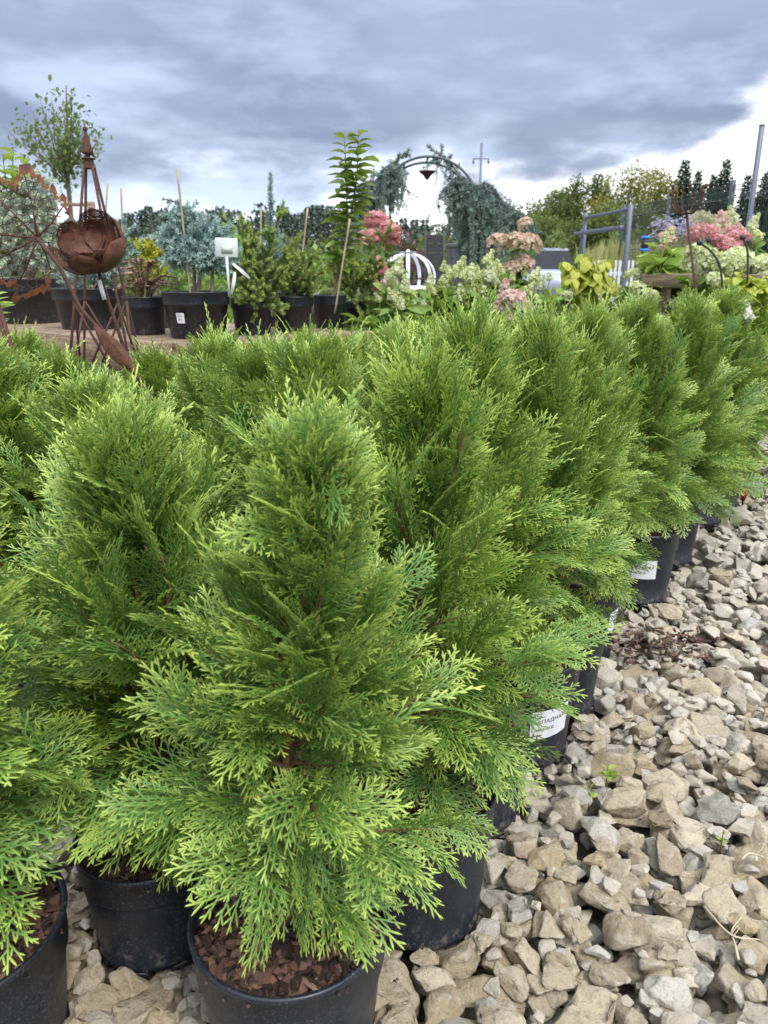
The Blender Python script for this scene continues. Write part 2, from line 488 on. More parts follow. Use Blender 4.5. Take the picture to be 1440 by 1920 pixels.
def place_stones():
    r = np.random.default_rng(5)
    X0, X1, Y0, Y1, g = -1.3, 5.2, 0.55, 9.0, 0.008
    hf = np.full((int((X1 - X0) / g) + 2, int((Y1 - Y0) / g) + 2), -0.045)
    res = []
    def drop(n, smin, smax, layer):
        for _ in range(n):
            y = Y0 + 0.15 + (Y1 - Y0 - 0.3) * r.random() ** 1.35
            x = -0.62 * y - 0.25 + r.random() * (1.42 * y + 0.6)
            x = min(max(x, X0 + 0.15), X1 - 0.15)
            if x > 0.78 * y + 0.3: continue
            ed = edge_dist(x, y)
            if ed < -0.75 and y > 1.55: continue
            s = (smin + (smax - smin) * r.random() ** 1.4) * (1.0 if y < 3.5 else 1.25)
            yaw = r.random() * 6.283
            til = r.normal(size=2) * (0.20 if layer else 0.15)
            idx = int(r.integers(0, 22)) if y < 3.0 else int(r.integers(0, 14)) + 100
            tv = (STONE_F[idx] if idx < 100 else STONE_C[idx - 100])[0]
            rot = np.array(Matrix.Rotation(yaw, 3, 'Z') @ Matrix.Rotation(til[0], 3, 'X') @ Matrix.Rotation(til[1], 3, 'Y'))
            hx = (tv @ rot.T) * s
            a = np.ptp(hx[:, 0]) / 2; b = np.ptp(hx[:, 1]) / 2; lo = hx[:, 2].min(); hi = hx[:, 2].max()
            i0, i1 = int((x - a - X0) / g), int((x + a - X0) / g) + 1
            j0, j1 = int((y - b - Y0) / g), int((y + b - Y0) / g) + 1
            if i0 < 0 or j0 < 0 or i1 >= hf.shape[0] or j1 >= hf.shape[1]: continue
            sub = hf[i0:i1 + 1, j0:j1 + 1]
            ii = (np.arange(i0, i1 + 1) * g + X0 - x)[:, None] / a; jj = (np.arange(j0, j1 + 1) * g + Y0 - y)[None] / b
            rr = ii * ii + jj * jj
            ins = rr < 1
            if ins.sum() < 2: continue
            under = hf[i0:i1 + 1, j0:j1 + 1][ins]
            base = np.percentile(under, 55)
            z = base - lo * 0.58
            if layer and min((x - px) ** 2 + (y - py) ** 2 - (pr + 0.55 * s) ** 2 for px, py, pr in POT_FEET) < 0: continue
            if z + hi > (0.066 if s > 0.03 else 0.05): continue
            hf[i0:i1 + 1, j0:j1 + 1] = np.where(ins, np.maximum(sub, z + hi * np.sqrt(np.maximum(1 - rr, 0)) * 0.9), sub)
            res.append((x, y, z, s, rot, idx))
    drop(5800, 0.032, 0.048, 0)
    drop(6800, 0.038, 0.092, 1)
    drop(3100, 0.032, 0.056, 1)
    drop(6200, 0.018, 0.034, 1)
    return res
stones = place_stones()

def show_size(s):
    x, y, z = s[0], s[1], s[2]
    dist = math.sqrt(x * x + y * y + (CAM_H - z) ** 2)
    dep = y * math.cos(PITCH) + (CAM_H - z) * math.sin(PITCH)
    u = 720 + FPX * x / dep
    vv = 960 - FPX * ((z - CAM_H) * math.cos(PITCH) + y * math.sin(PITCH)) / dep
    vis = -20 < u < 1460 and vv < 1935 and (edge_dist(x, y) > 0.12 or vv > 1640)
    # the last stones dropped lie on top
    return (s[3] / dist) * (1.0 + 6.0 * (z + 0.03)) if vis else 0
order = sorted(range(len(stones)), key=lambda i: -show_size(stones[i]))
single = set(order[:300])
stone_me = []
for k, (v, f) in enumerate(STONE_F):
    mb = MB(); mb.add(v, f)
    stone_me.append(mb.mesh('stone', MAT['stone'], smooth=True))
rest = MB()
for tpl in range(22):
    ids = [i for i, s in enumerate(stones) if i not in single and s[5] == tpl]
    if not ids: continue
    v, f = STONE_M[tpl]
    rest.inst(v, f, None, np.array([stones[i][4] * stones[i][3] for i in ids]), np.array([stones[i][:3] for i in ids]),
              None, np.stack([np.zeros(len(ids)), rng.random(len(ids)), np.zeros(len(ids))], 1))
for tpl in range(14):
    ids = [i for i, s in enumerate(stones) if i not in single and s[5] == tpl + 100]
    if not ids: continue
    v, f = STONE_C[tpl]
    rest.inst(v, f, None, np.array([stones[i][4] * stones[i][3] for i in ids]), np.array([stones[i][:3] for i in ids]),
              None, np.stack([np.zeros(len(ids)), rng.random(len(ids)), np.zeros(len(ids))], 1))
for i in sorted(single):
    x, y, z, s, rot, idx = stones[i]
    o = link('stone', stone_me[idx % 100 % 22], gravel_yard)
    o.matrix_local = Matrix.LocRotScale(Vector((x, y, z)), Matrix(rot.tolist()).to_quaternion(), Vector((s, s, s)))
rest.build('gravel_stones', MAT['stone'], gravel_yard, smooth=False, kind='stuff')

# ================================================================ THUJAS
def spray_template(seed, L=0.15, dense=1.0, narrow=1.0):
    """a flat fan of scale-leaf branchlets along +X, in the XY plane; returns verts, tris, col"""
    r = np.random.default_rng(seed)
    V, T, C = [], [], []
    droop = r.uniform(0.2, 1.5)
    cup = r.uniform(-0.8, 0.8)
    hue = r.random() * 0.25
    def zz(p):
        rr = p[0] / L
        return -droop * L * 0.28 * rr * rr + cup * p[1] * p[1] * 1.6
    def strip(p0, ang, ln, w0, w1, t0, t1, point=True):
        d = np.array([math.cos(ang), math.sin(ang)]); nn = np.array([-d[1], d[0]])
        base = sum(len(x) for x in V)
        zr = r.normal() * 0.0007
        secs = []
        for s_, w in ((0.0, w0), (0.72 if point else 1.0, w1)):
            c = p0 + d * ln * s_
            for k, hz in ((-1, 0.0), (0, 0.0009), (1, 0.0)):
                q = c + nn * k * w * 0.5
                secs.append((q[0], q[1], zz(q) + hz + zr))
        cols = [(t0, hue, 0)] * 3 + [((t0 + (t1 - t0) * .7), hue, 0)] * 3
        tr = [(0, 1, 4), (0, 4, 3), (1, 2, 5), (1, 5, 4)]
        if point:
            q = p0 + d * ln
            secs.append((q[0], q[1], zz(q) + zr)); cols.append((t1, hue, 0))
            tr += [(3, 4, 6), (4, 5, 6)]
        V.append(np.array(secs)); C.append(np.array(cols)); T.append(np.array(tr) + base)
        return p0 + d * ln
    def axis(p, ang, ln, w, t0, t1, level, first_side):
        step = (0.0088, 0.0074, 0.0066)[level] / dense
        nseg = max(2, int(ln / step)); step = ln / nseg
        curve = r.normal() * 0.018
        side = first_side
        for k in range(nseg):
            f = k / nseg
            ang += curve + r.normal() * 0.03
            tf = t0 + (t1 - t0) * (f ** 1.5)
            last = k == nseg - 1
            p2 = strip(p, ang, step * (1.5 if last else 1.08), w * (1 - 0.25 * f), w * (1 - 0.25 * (f + 1 / nseg)), tf * .85, tf if not last else t1, point=last)
            if k > 0 or level == 0:
                side = -side
                if level < 2:
                    prof = (0.35 + 0.65 * min(1, f / 0.25)) * (1 - f) ** 0.75
                    l2 = ln * (0.62 * narrow if level == 0 else 0.55) * prof * r.uniform(0.75, 1.15)
                    a2 = ang + side * (R(43 if narrow == 1 else 30) + r.normal() * 0.09) * (1 - 0.25 * f)
                    t2 = min(1.0, t1 * r.uniform(0.8, 1.05))
                    if l2 > 0.024 and r.random() < 0.97: axis(p, a2, l2, w * 0.9, tf * 0.8, t2, level + 1, side)
                    elif l2 > 0.004: strip(p, a2, max(l2, 0.0085) * 1.15, w * 0.8, w * 0.92, tf * 0.8, t2)
                else:
                    strip(p, ang + side * (R(38) + r.normal() * .1), max(0.006, ln * 0.42 * (1 - f)), w * 0.8, w * 0.9, tf * 0.85, t1)
            p = p + np.array([math.cos(ang), math.sin(ang)]) * step
    axis(np.zeros(2), 0.0, L, 0.0030, 0.0, 1.0, 0, 1 if seed % 2 else -1)
    return np.concatenate(V), np.concatenate(T), np.concatenate(C)
SPRAYS = [spray_template(300 + i, L) for i, L in enumerate((0.15, 0.135, 0.14, 0.12, 0.125, 0.105, 0.11, 0.09))]
N_FAN = len(SPRAYS)
SPRAYS += [spray_template(320 + i, L, 1.0, 0.42) for i, L in enumerate((0.13, 0.15, 0.11))]

def thuja_meshes(seed, H=0.85, Rb=0.27, power=1.25, n_bough=46, lean=(0, 0), low=0.03, waist=0.25):
    """foliage and wood of one young thuja standing on z = 0 (the soil)"""
    r = np.random.default_rng(seed)
    wood = MB()
    tp = curve_pts([(0, 0, 0), (r.normal() * .012, r.normal() * .012, H * .35), (lean[0] * .6 + r.normal() * .015, lean[1] * .6, H * .7), (lean[0], lean[1], H * .97)], 15)
    tube(wood, tp, np.linspace(0.011, 0.002, len(tp)), 7)
    pos, xd, up, sc, hue = [], [], [], [], []
    def trunk_at(z):
        i = np.searchsorted(tp[:, 2], z); i = min(max(i, 1), len(tp) - 1)
        f = (z - tp[i - 1, 2]) / (tp[i, 2] - tp[i - 1, 2] + 1e-9)
        return tp[i - 1] + (tp[i] - tp[i - 1]) * min(max(f, 0), 1)
    for b in range(n_bough):
        f = (b + 0.5) / n_bough
        f = f ** 0.92
        z0 = H * (low + (0.93 - low) * f)
        az = b * 2.39996 + r.normal() * 0.25
        prof = min(1.0, (0.62 + 0.38 * min(1, f / waist))) * max(0.0, 1 - f ** power) + 0.10
        Lb = Rb * prof * r.uniform(0.62, 1.28)
        el0 = R(4) + R(66) * f ** 0.85 + r.normal() * 0.10
        el1 = el0 + R(r.uniform(22, 58) if f > 0.28 else -10 if f < .2 else 8)
        p = trunk_at(z0).copy()
        hd = np.array([math.cos(az), math.sin(az), 0])
        ctrl = [p.copy()]
        nst = 6
        for k in range(nst):
            e = el0 + (el1 - el0) * k / nst
            p = p + (hd * math.cos(e) + np.array([0, 0, math.sin(e)])) * Lb / nst * 0.9 + r.normal(size=3) * 0.004
            ctrl.append(p.copy())
        ctrl = np.array(ctrl)
        tube(wood, ctrl, np.linspace(0.0042 * (1.1 - .5 * f), 0.0011, len(ctrl)), 5)
        side = np.cross(hd, (0, 0, 1.0))
        ns = int(6 + 7 * prof)
        bh = r.random() * 0.5
        for k in range(ns):
            u = 0.10 + 0.90 * (k + r.random() * 0.5) / ns
            i = min(int(u * nst), nst - 1); fr = u * nst - i
            c = ctrl[i] + (ctrl[i + 1] - ctrl[i]) * min(fr, 1)
            tdir = nrm(ctrl[i + 1] - ctrl[i])
            sgn = 1 if k % 2 else -1
            spread = R(r.uniform(18, 58)) * (1 - 0.55 * u)
            d = tdir * math.cos(spread) + sgn * side * math.sin(spread)
            drop_ = (0.24 - 1.55 * f) * r.uniform(0.3, 1.4)
            d = d + np.array([0, 0, -drop_]) + r.normal(size=3) * 0.15
            nn = np.array([0, 0, 1.0]) * r.uniform(0.2, 1.0) + side * r.normal() * 0.75 - hd * f * 0.5 + r.normal(size=3) * 0.15
            pos.append(c); xd.append(d); up.append(nn)
            sc.append((0.80 + 0.38 * prof) * r.uniform(0.8, 1.15)); hue.append(bh + r.random() * 0.22)
        pos.append(ctrl[-1]); xd.append(ctrl[-1] - ctrl[-2] + np.array([0, 0, -0.2 * (0.3 - f) * Lb])); up.append(np.array([0, 0, 1.0]) + side * r.normal() * .5 + r.normal(size=3) * .2)
        sc.append(r.uniform(0.8, 1.05)); hue.append(bh + .1)
    n_fan = len(pos)
    for k in range(44):         # slim upright leaders round the top
        z0 = H * r.uniform(0.74, 0.97)
        a = r.random() * 6.283
        pos.append(trunk_at(z0)); xd.append((math.cos(a) * .38 * (1.25 - z0 / H) * 3, math.sin(a) * .38 * (1.25 - z0 / H) * 3, 1.0)); up.append((math.cos(a + r.normal()), math.sin(a + r.normal()), 0.1))
        sc.append(r.uniform(0.7, 1.3)); hue.append(r.random() * .6)
    pos = np.array(pos); Fm = frames(np.array(xd), np.array(up)); sc = np.array(sc); hue = np.array(hue)
    for k in np.argsort(r.random(len(pos)))[:90]:        # bare brown shoots at the foot of some sprays
        tube(wood, [pos[k] - Fm[k][:, 0] * .02 + Fm[k][:, 2] * .002, pos[k] + Fm[k][:, 0] * .03 + Fm[k][:, 2] * .003, pos[k] + Fm[k][:, 0] * r.uniform(.05, .09) + Fm[k][:, 2] * .002], (.0020, .0016, .0010), 4)
    fol = MB()
    pick = r.integers(0, N_FAN, len(pos)); pick[n_fan:] = r.integers(N_FAN, len(SPRAYS), len(pos) - n_fan)
    el = Fm[:, 2, 0] > 0.72
    pick = np.where(el & (r.random(len(pos)) < .45), r.integers(N_FAN, len(SPRAYS), len(pos)), pick)
    for k, (v, t, c) in enumerate(SPRAYS):
        s = pick == k
        if s.any():
            n = s.sum()
            fol.inst(v, t, None, Fm[s] * sc[s][:, None, None], pos[s], c, np.stack([r.normal(size=n) * .09 , hue[s], np.zeros(n)], 1))
    return fol.mesh('foliage', MAT['thuja']), wood.mesh('stem', MAT['twig'])

THUJA = [thuja_meshes(11, 0.83, 0.285, 1.15, 72, (0.045, 0.0), 0.17, 0.45),
         thuja_meshes(12, 0.80, 0.255, 3.2, 64, (-0.015, 0.01), 0.11, 0.4),
         thuja_meshes(13, 0.76, 0.26, 3.0, 64, (0.01, -0.02), 0.12, 0.45),
         thuja_meshes(14, 0.83, 0.25, 3.6, 66, (0.0, 0.015), 0.10, 0.35),
         thuja_meshes(15, 0.82, 0.265, 3.2, 64, (0.01, 0.01), 0.02, 0.15),
         thuja_meshes(16, 0.81, 0.225, 3.0, 62, (-0.01, -0.01), 0.17, 0.60)]

# ---- pots
def pot_mesh(r, h, name='pot'):
    mb = MB()
    b = r * 0.84
    prof = [(0.001, 0.012), (b * 0.93, 0.012), (b * 0.95, 0.0), (b + 0.002, 0.0), (b + 0.004, 0.004), (b + 0.004, 0.014), (b, 0.018)]
    zb = h * 0.70
    prof += [(b + (r * 0.955 - b) * 0.5, zb * 0.5), (r * 0.942, zb), (r * 0.944, zb + 0.0008), (r * 0.983, zb + 0.0025), (r * 0.986, zb + 0.0045), (r * 0.995, h - 0.013), (r * 1.022, h - 0.011), (r * 1.03, h - 0.006), (r * 1.022, h - 0.001), (r * 0.985, h), (r * 0.965, h - 0.006), (r * 0.95, h * 0.7), (r * 0.93, h * 0.55)]
    lathe(mb, prof, 56)
    # drain feet round the bottom edge
    for k in range(8):
        a = k * math.pi / 4 + .2
        box(mb, (math.cos(a) * b * 0.97, math.sin(a) * b * 0.97, -0.006), (0.012, 0.045, 0.013), np.array(Matrix.Rotation(a, 3, 'Z')))
    return mb.mesh(name, MAT['pot'])

def soil_mesh(r):
    mb = MB()
    prof = [(0.0005, 0.012), (r * 0.3, 0.011), (r * 0.6, 0.004), (r * 0.955, -0.004)]
    lathe(mb, prof, 40)
    return mb.mesh('soil', MAT['soil'])

def chip_field(r, n, seed):
    rr = np.random.default_rng(seed)
    mb = MB()
    rad = r * 0.94 * np.sqrt(rr.random(n)); a = rr.random(n) * 6.283
    pos = np.stack([rad * np.cos(a), rad * np.sin(a), 0.012 - 0.016 * rad / r + rr.random(n) * 0.010], 1)
    tv = np.array([(-.5, -.5, -.4), (.55, -.35, -.5), (.4, .5, -.4), (-.45, .4, -.5), (-.4, -.45, .5), (.35, -.4, .4), (.5, .3, .5), (-.5, .45, .35)])
    x = rr.normal(size=(n, 3)); x[:, 2] *= 0.35
    up = rr.normal(size=(n, 3)) * 0.45 + (0, 0, 1)
    F = frames(x, up)
    s = np.stack([0.011 + 0.024 * rr.random(n) ** 1.6, 0.006 + 0.011 * rr.random(n), 0.002 + 0.005 * rr.random(n)], 1)
    mb.inst(tv, None, BOXQ, F * s[:, None, :], pos, None, np.stack([np.zeros(n), rr.random(n), np.zeros(n)], 1))
    return mb.mesh('bark_mulch', MAT['bark'], smooth=False)

POTS = (POT_L, POT_S, POT_X, POT_M)
POT_ME = {q: pot_mesh(*q) for q in POTS}
SOIL_ME = {q: soil_mesh(q[0]) for q in POTS}
CHIP_ME = {q: chip_field(q[0], int(q[0] * 5200), 1 + i) for i, q in enumerate(POTS)}

def text_mesh(txt, size, align='CENTER'):
    cu = bpy.data.curves.new('txt', 'FONT')
    cu.body = txt; cu.size = size; cu.align_x = align; cu.align_y = 'CENTER'; cu.resolution_u = 2
    o = bpy.data.objects.new('txt', cu); COL.objects.link(o)
    dg = bpy.context.evaluated_depsgraph_get()
    me = bpy.data.meshes.new_from_object(o.evaluated_get(dg))
    bpy.data.objects.remove(o); bpy.data.curves.remove(cu)
    bm = bmesh.new(); bm.from_mesh(me); bmesh.ops.triangulate(bm, faces=bm.faces[:])
    bm.verts.ensure_lookup_table()
    v = np.array([q.co[:] for q in bm.verts]); f = np.array([[q.index for q in p.verts] for p in bm.faces])
    bm.free(); bpy.data.meshes.remove(me)
    return v, f

def wrap_label(parent, pot, ang, w, z0, z1, lines, tilt=0.0):
    """paper sticker on the pot wall centred at angle ang, with print on it"""
    r, h = pot
    def rad(z):
        b = r * 0.84
        return b + (r * 0.955 - b) * min(max((z - .018) / (h * .70 - .018), 0), 1)
    def bend(s, z, lift):
        z2 = z + s * tilt
        a = ang + s / rad(z2)
        q = rad(z2) + lift
        return (math.cos(a) * q, math.sin(a) * q, z2)
    mb = MB()
    nx = 10
    v = [bend((i / nx - .5) * w, z, 0.0016) for z in (z0, (z0 + z1) / 2, z1) for i in range(nx + 1)]
    q = [(j * (nx + 1) + i, j * (nx + 1) + i + 1, (j + 1) * (nx + 1) + i + 1, (j + 1) * (nx + 1) + i) for j in range(2) for i in range(nx)]
    mb.add(v, None, q)
    lab = mb.build('label', MAT['paper'], parent)
    tx = MB()
    for txt, size, fy in lines:
        tv, tf = text_mesh(txt, size)
        tx.add([bend(p[0], z0 + (z1 - z0) * fy + p[1], 0.0024) for p in tv], tf)
    tx.build('print', MAT['ink'], lab, smooth=False, kind='stuff')

def thuja(loc, pot, variant, rz, scale, label, group=None):
    t = thing('potted_thuja', label, 'potted shrub', loc, rz, group)
    link('pot', POT_ME[pot], t)
    zs = pot[1] * 0.88
    s = link('soil', SOIL_ME[pot], t); s.location.z = zs
    c = link('bark_mulch', CHIP_ME[pot], t, 'stuff'); c.location.z = zs + 0.004; c.rotation_euler.z = random.random() * 6
    st = link('stem', THUJA[variant][1], t); st.location.z = zs
    fo = link('foliage', THUJA[variant][0], t, 'stuff'); fo.location.z = zs
    st.rotation_euler = fo.rotation_euler = (random.gauss(0, .045), random.gauss(0, .045), 0)
    st.scale = fo.scale = scale if hasattr(scale, '__len__') else (scale,) * 3
    return t

edge = [  # pixel of the pot's front bottom edge, pot, variant, rz, scale, label
    ((812, 1783), POT_L, 1, 2.3, 1.0, 'green thuja whose tall bare-sided black pot stands right behind the front pot'),
    ((928, 1572), POT_L, 5, 1.9, 1.02, 'green thuja in a black pot squeezed between the bare-sided pot and the first labelled pot'),
    ((1003, 1437), POT_L, 5, 3.1, 1.0, 'green thuja whose black pot carries a large slanted white label half under the sprays'),
    ((1083, 1342), POT_S, 5, 4.4, 0.98, 'green thuja with black pot rim and bark open to view behind the slanted label'),
    ((1118, 1240), POT_L, 5, 5.0, 1.03, 'green thuja in a black pot whose wide rim shows red-brown bark, white label edge'),
    ((1140, 1172), POT_L, 0, 0.9, 1.0, 'green thuja in a worn grey-black pot just in front of the printed white label'),
    ((1205, 1131), POT_L, 3, 2.2, 1.03, 'green thuja whose black pot has a clean printed white label facing the gravel'),
    ((1282, 1040), POT_L, 4, 3.3, 1.04, 'green thuja whose sprays hang over its black pot beyond the printed label'),
    ((1330, 985), POT_L, 4, 1.2, 1.05, 'green thuja in a plain black pot before the small far white label'),
    ((1362, 952), POT_L, 4, 5.6, 1.06, 'green thuja whose far black pot has a small white label near the red tag'),
    ((1392, 888), POT_L, 4, 0.3, 1.08, 'green thuja standing where the gravel edge meets the right border of the photo'),
]
pots_xy = []
edge_things = []
for (px, pot, var, rz, sc, lab) in edge:
    p = EDGE_C[len(edge_things)]; pot = EDGE_POTS[len(edge_things)][1]
    q_ = (.95, .98, .86, .82, .85, .85, .95, 1.05, 1.08, 1.08, 1.08)[len(edge_things)]
    edge_things.append((thuja((p.x, p.y, GZ), pot, var, rz, (sc * q_, sc * q_, sc * (1.02, 1.05, 1.05, 1.02, 1.0, .99, .98, .97, .97, .97, .97)[len(edge_things)]), lab), p, pot))
    pots_xy.append((p.x, p.y))
# front pot, its left neighbours
front = [
    (FRONT_XY[0][0], POT_X, 0, 0.15, (0.98, 0.98, 0.98), 'nearest green thuja, cone shaped, in a wide black pot with coarse brown bark chips'),
    (FRONT_XY[1][0], POT_M, 2, 0.5, (1.08, 1.08, 1.03), 'green thuja in a dusty round black pot between the two bark-filled front pots'),
    (FRONT_XY[2][0], POT_X, 5, 1.1, (1.08, 1.08, 1.0), 'green thuja cut off by the left photo border, dark bark in its black pot'),
]
front_things = []
for (xy, pot, var, rz, sc, lab) in front:
    front_things.append(thuja((xy[0], xy[1], GZ), pot, var, rz, sc, lab))
    pots_xy.append(xy)

short = ['bare-sided pot', 'squeezed pot', 'slanted label', 'open rim pot', 'red-brown bark rim', 'worn grey pot', 'printed label', 'overhung pot', 'plain far pot', 'small far label', 'last edge pot']
rows_in = ['one row', 'two rows', 'three rows', 'four rows', 'five rows', 'six rows']
k = 0
for j in range(1, 7):
    for i in range(0, 13):
        q = ORG + E_ * (0.345 * i + (0.17 if j % 2 else 0.0)) + L_ * 0.335 * j + rng.normal(size=2) * 0.025
        x, y = q
        if x < -0.53 * y - 0.30: continue
        if y > 3.42 + max(0, (x + 0.95)) * 0.80 or y > 5.3: continue
        if math.hypot(x + 1.16, y - 3.25) < 0.34 and x < -0.9: continue
        if min(math.hypot(x - a, y - b) for a, b in pots_xy) < 0.25: continue
        n = int(np.argmin([abs((np.array([e[1].x, e[1].y]) - q) @ E_) for e in edge_things]))
        v = int(rng.integers(1, 5)); sc = 1.07 + 0.10 * rng.random()
        dep = y * math.cos(PITCH) + 0.25 * math.sin(PITCH); uu = 720 + FPX * x / dep
        vt = np.interp(uu, [0, 60, 110, 140, 285, 310, 420, 440, 520, 540, 700, 720, 1000, 1010, 1300, 1440], [622, 615, 640, 695, 695, 622, 622, 642, 642, 616, 616, 605, 602, 594, 582, 586]) + rng.uniform(-6, 26)
        ztop = P(uu, vt, y).z
        smax = (ztop - 0.275) / (0.88 if v == 1 else 0.84 if v == 2 else 0.90 if v == 4 else 0.91)
        if smax < 0.62: continue
        sc = min(sc, smax)
        sc = (min(max(sc, 1.02), 1.15), min(max(sc, 1.02), 1.15), sc)
        lab = 'green thuja %s in from the gravel pots, level with the %s' % (rows_in[j - 1], short[n])
        used_labels = globals().setdefault('used_labels', set())
        if lab in used_labels: lab = lab.replace('level with', 'just behind')
        used_labels.add(lab)
        pots_xy.append((x, y))
        thuja((x, y, GZ), POT_L if k % 3 else POT_S, v, rng.random() * 6.28, sc, lab)
        k += 1
for o in bpy.data.objects:
    if o.name.startswith('potted_thuja'): o['group'] = 'potted thujas in the block'
print('THUJAS', k + len(edge) + len(front))

# stickers on the pots
t, p, pot = edge_things[2]
def facing(p, t, du=0.0):
    return math.atan2(-p.y, -p.x) - t.rotation_euler.z + du
wrap_label(t, pot, facing(p, t, 0.45), 0.16, 0.095, 0.185, [('ТУЯ ЗАПАДНАЯ', 0.017, 0.62), ('Смарагд', 0.015, 0.36)], 0.10)
t, p, pot = edge_things[6]
wrap_label(t, pot, facing(p, t, 0.02), 0.15, 0.115, 0.195, [('ТУЯ ЗАПАДНАЯ', 0.0165, 0.62), ('Смарагд', 0.016, 0.36)])
t, p, pot = edge_things[4]
wrap_label(t, pot, facing(p, t, 1.35), 0.12, 0.10, 0.18, [('Смарагд', 0.014, 0.5)])
t, p, pot = edge_things[9]
wrap_label(t, pot, facing(p, t, 0.3), 0.12, 0.12, 0.20, [('ТУЯ', 0.016, 0.6), ('Смарагд', 0.014, 0.35)])
# ================================================================ BACKGROUND BUILDERS
def leaf_tpl(w=0.5, fold=0.18, curl=0.25):
    """broad leaf, unit length along +X"""
    rows = [(0.0, 0.0), (0.28, 0.85), (0.60, 1.0), (0.85, 0.55), (1.0, 0.0)]
    v = [(0, 0, 0)]
    for x, k in rows[1:-1]:
        for s in (-1, 0, 1):
            v.append((x, s * k * w / 2, abs(s) * k * w / 2 * fold * 2 - curl * x * x))
    v.append((1, 0, -curl))
    t = [(0, 1, 2), (0, 2, 3)]
    for r in range(2):
        a = 1 + r * 3
        t += [(a, a + 3, a + 4), (a, a + 4, a + 1), (a + 1, a + 4, a + 5), (a + 1, a + 5, a + 2)]
    t += [(7, 10, 8), (8, 10, 9)]
    c = np.zeros((11, 3))
    return np.array(v, float), np.array(t), c
LEAF = leaf_tpl(0.55, 0.2, 0.22)
LEAF_N = leaf_tpl(0.30, 0.2, 0.18)
LEAF_W = leaf_tpl(0.85, 0.12, 0.35)
QUAD_V = np.array([(0, 0, 0), (0.5, -0.32, 0.05), (1, 0, -0.05), (0.5, 0.32, 0.05)]); QUAD_Q = [(0, 1, 2, 3)]
NEED_V = np.array([(0, 0, 0), (0.35, -0.07, 0), (1, 0, 0), (0.35, 0.07, 0)])

def rvec(r, n): return nrm(r.normal(size=(n, 3)))

def put_leaves(mb, r, pos, d, size, tpl=LEAF, up=None, young=None):
    n = len(pos)
    if up is None: up = np.array([0, 0, 1.0]) + r.normal(size=(n, 3)) * 0.5
    F = frames(d, up) * (np.broadcast_to(size, (n,)))[:, None, None]
    y = r.random(n) if young is None else young
    mb.inst(tpl[0], tpl[1], None, F, pos, tpl[2], np.stack([y, r.random(n), np.zeros(n)], 1))

def put_quads(mb, r, pos, d, size, young=None, up=None):
    n = len(pos)
    if up is None: up = r.normal(size=(n, 3)) + (0, 0, 0.6)
    F = frames(d, up) * (np.broadcast_to(size, (n,)))[:, None, None]
    y = r.random(n) if young is None else young
    mb.inst(QUAD_V, None, QUAD_Q, F, pos, None, np.stack([y, r.random(n), np.zeros(n)], 1))

def needles(mb, r, pts, ln, per_m, lean=0.55, young=(0.0, 1.0), thick=1.0, upb=0.0):
    """needle-clad twig along a polyline"""
    pts = np.asarray([tuple(p) for p in pts], float)
    seg = np.linalg.norm(np.diff(pts, axis=0), axis=1); cum = np.concatenate([[0], np.cumsum(seg)])
    n = max(4, int(cum[-1] * per_m))
    s = r.random(n) * cum[-1]
    i = np.clip(np.searchsorted(cum, s) - 1, 0, len(seg) - 1)
    f = ((s - cum[i]) / (seg[i] + 1e-9))[:, None]
    p = pts[i] + (pts[i + 1] - pts[i]) * f
    t = nrm(pts[i + 1] - pts[i])
    rad = rvec(r, n) + np.array([0, 0, upb]); rad = nrm(rad - (rad * t).sum(1, keepdims=True) * t)
    d = rad + t * lean
    size = ln * (0.75 + 0.4 * r.random(n)) * np.where(s > cum[-1] * 0.95, 0.9, 1.0)
    F = frames(d, rvec(r, n)) * size[:, None, None]
    F = F * np.array([1, thick, 1])[None, None, :]
    y = young[0] + (young[1] - young[0]) * (s / cum[-1])
    mb.inst(NEED_V, None, QUAD_Q, F, p, None, np.stack([y, r.random(n), np.zeros(n)], 1))

MAT['hyd_leaf'] = leaf_mat('shrub_leaf', (0.10, 0.20, 0.04), (0.19, 0.31, 0.06), (0.30, 0.40, 0.08), 0.5, 0.3, 0.35, 0.5, 1.2)
MAT['lime_leaf'] = leaf_mat('golden_leaf', (0.30, 0.38, 0.045), (0.42, 0.47, 0.06), (0.52, 0.52, 0.09), 0.5, 0.35)
MAT['tree_leaf'] = leaf_mat('dark_tree_leaf', (0.05, 0.10, 0.03), (0.09, 0.16, 0.045), (0.17, 0.22, 0.06), 0.5, 0.3)
MAT['bright_leaf'] = leaf_mat('bright_leaf', (0.16, 0.30, 0.04), (0.26, 0.40, 0.07), (0.36, 0.46, 0.10), 0.45, 0.35)
MAT['pear_leaf'] = leaf_mat('glossy_leaf', (0.10, 0.20, 0.025), (0.17, 0.27, 0.04), (0.28, 0.34, 0.06), 0.38, 0.3, 0.5)
MAT['barberry'] = leaf_mat('barberry_leaf', (0.19, 0.06, 0.07), (0.35, 0.17, 0.15), (0.45, 0.30, 0.24), 0.55, 0.2)
MAT['blue_needle'] = leaf_mat('blue_needle', (0.15, 0.26, 0.25), (0.26, 0.38, 0.37), (0.36, 0.48, 0.42), 0.6, 0.0, 0.3)
MAT['silver_needle'] = leaf_mat('silver_needle', (0.25, 0.34, 0.29), (0.40, 0.48, 0.40), (0.52, 0.58, 0.40), 0.6, 0.0, 0.3)
MAT['weep_needle'] = leaf_mat('weeping_needle', (0.085, 0.135, 0.125), (0.15, 0.215, 0.19), (0.23, 0.31, 0.25), 0.6, 0.0, 0.3)
MAT['green_needle'] = leaf_mat('green_needle', (0.11, 0.185, 0.04), (0.17, 0.26, 0.06), (0.34, 0.42, 0.10), 0.55, 0.0, 0.35)
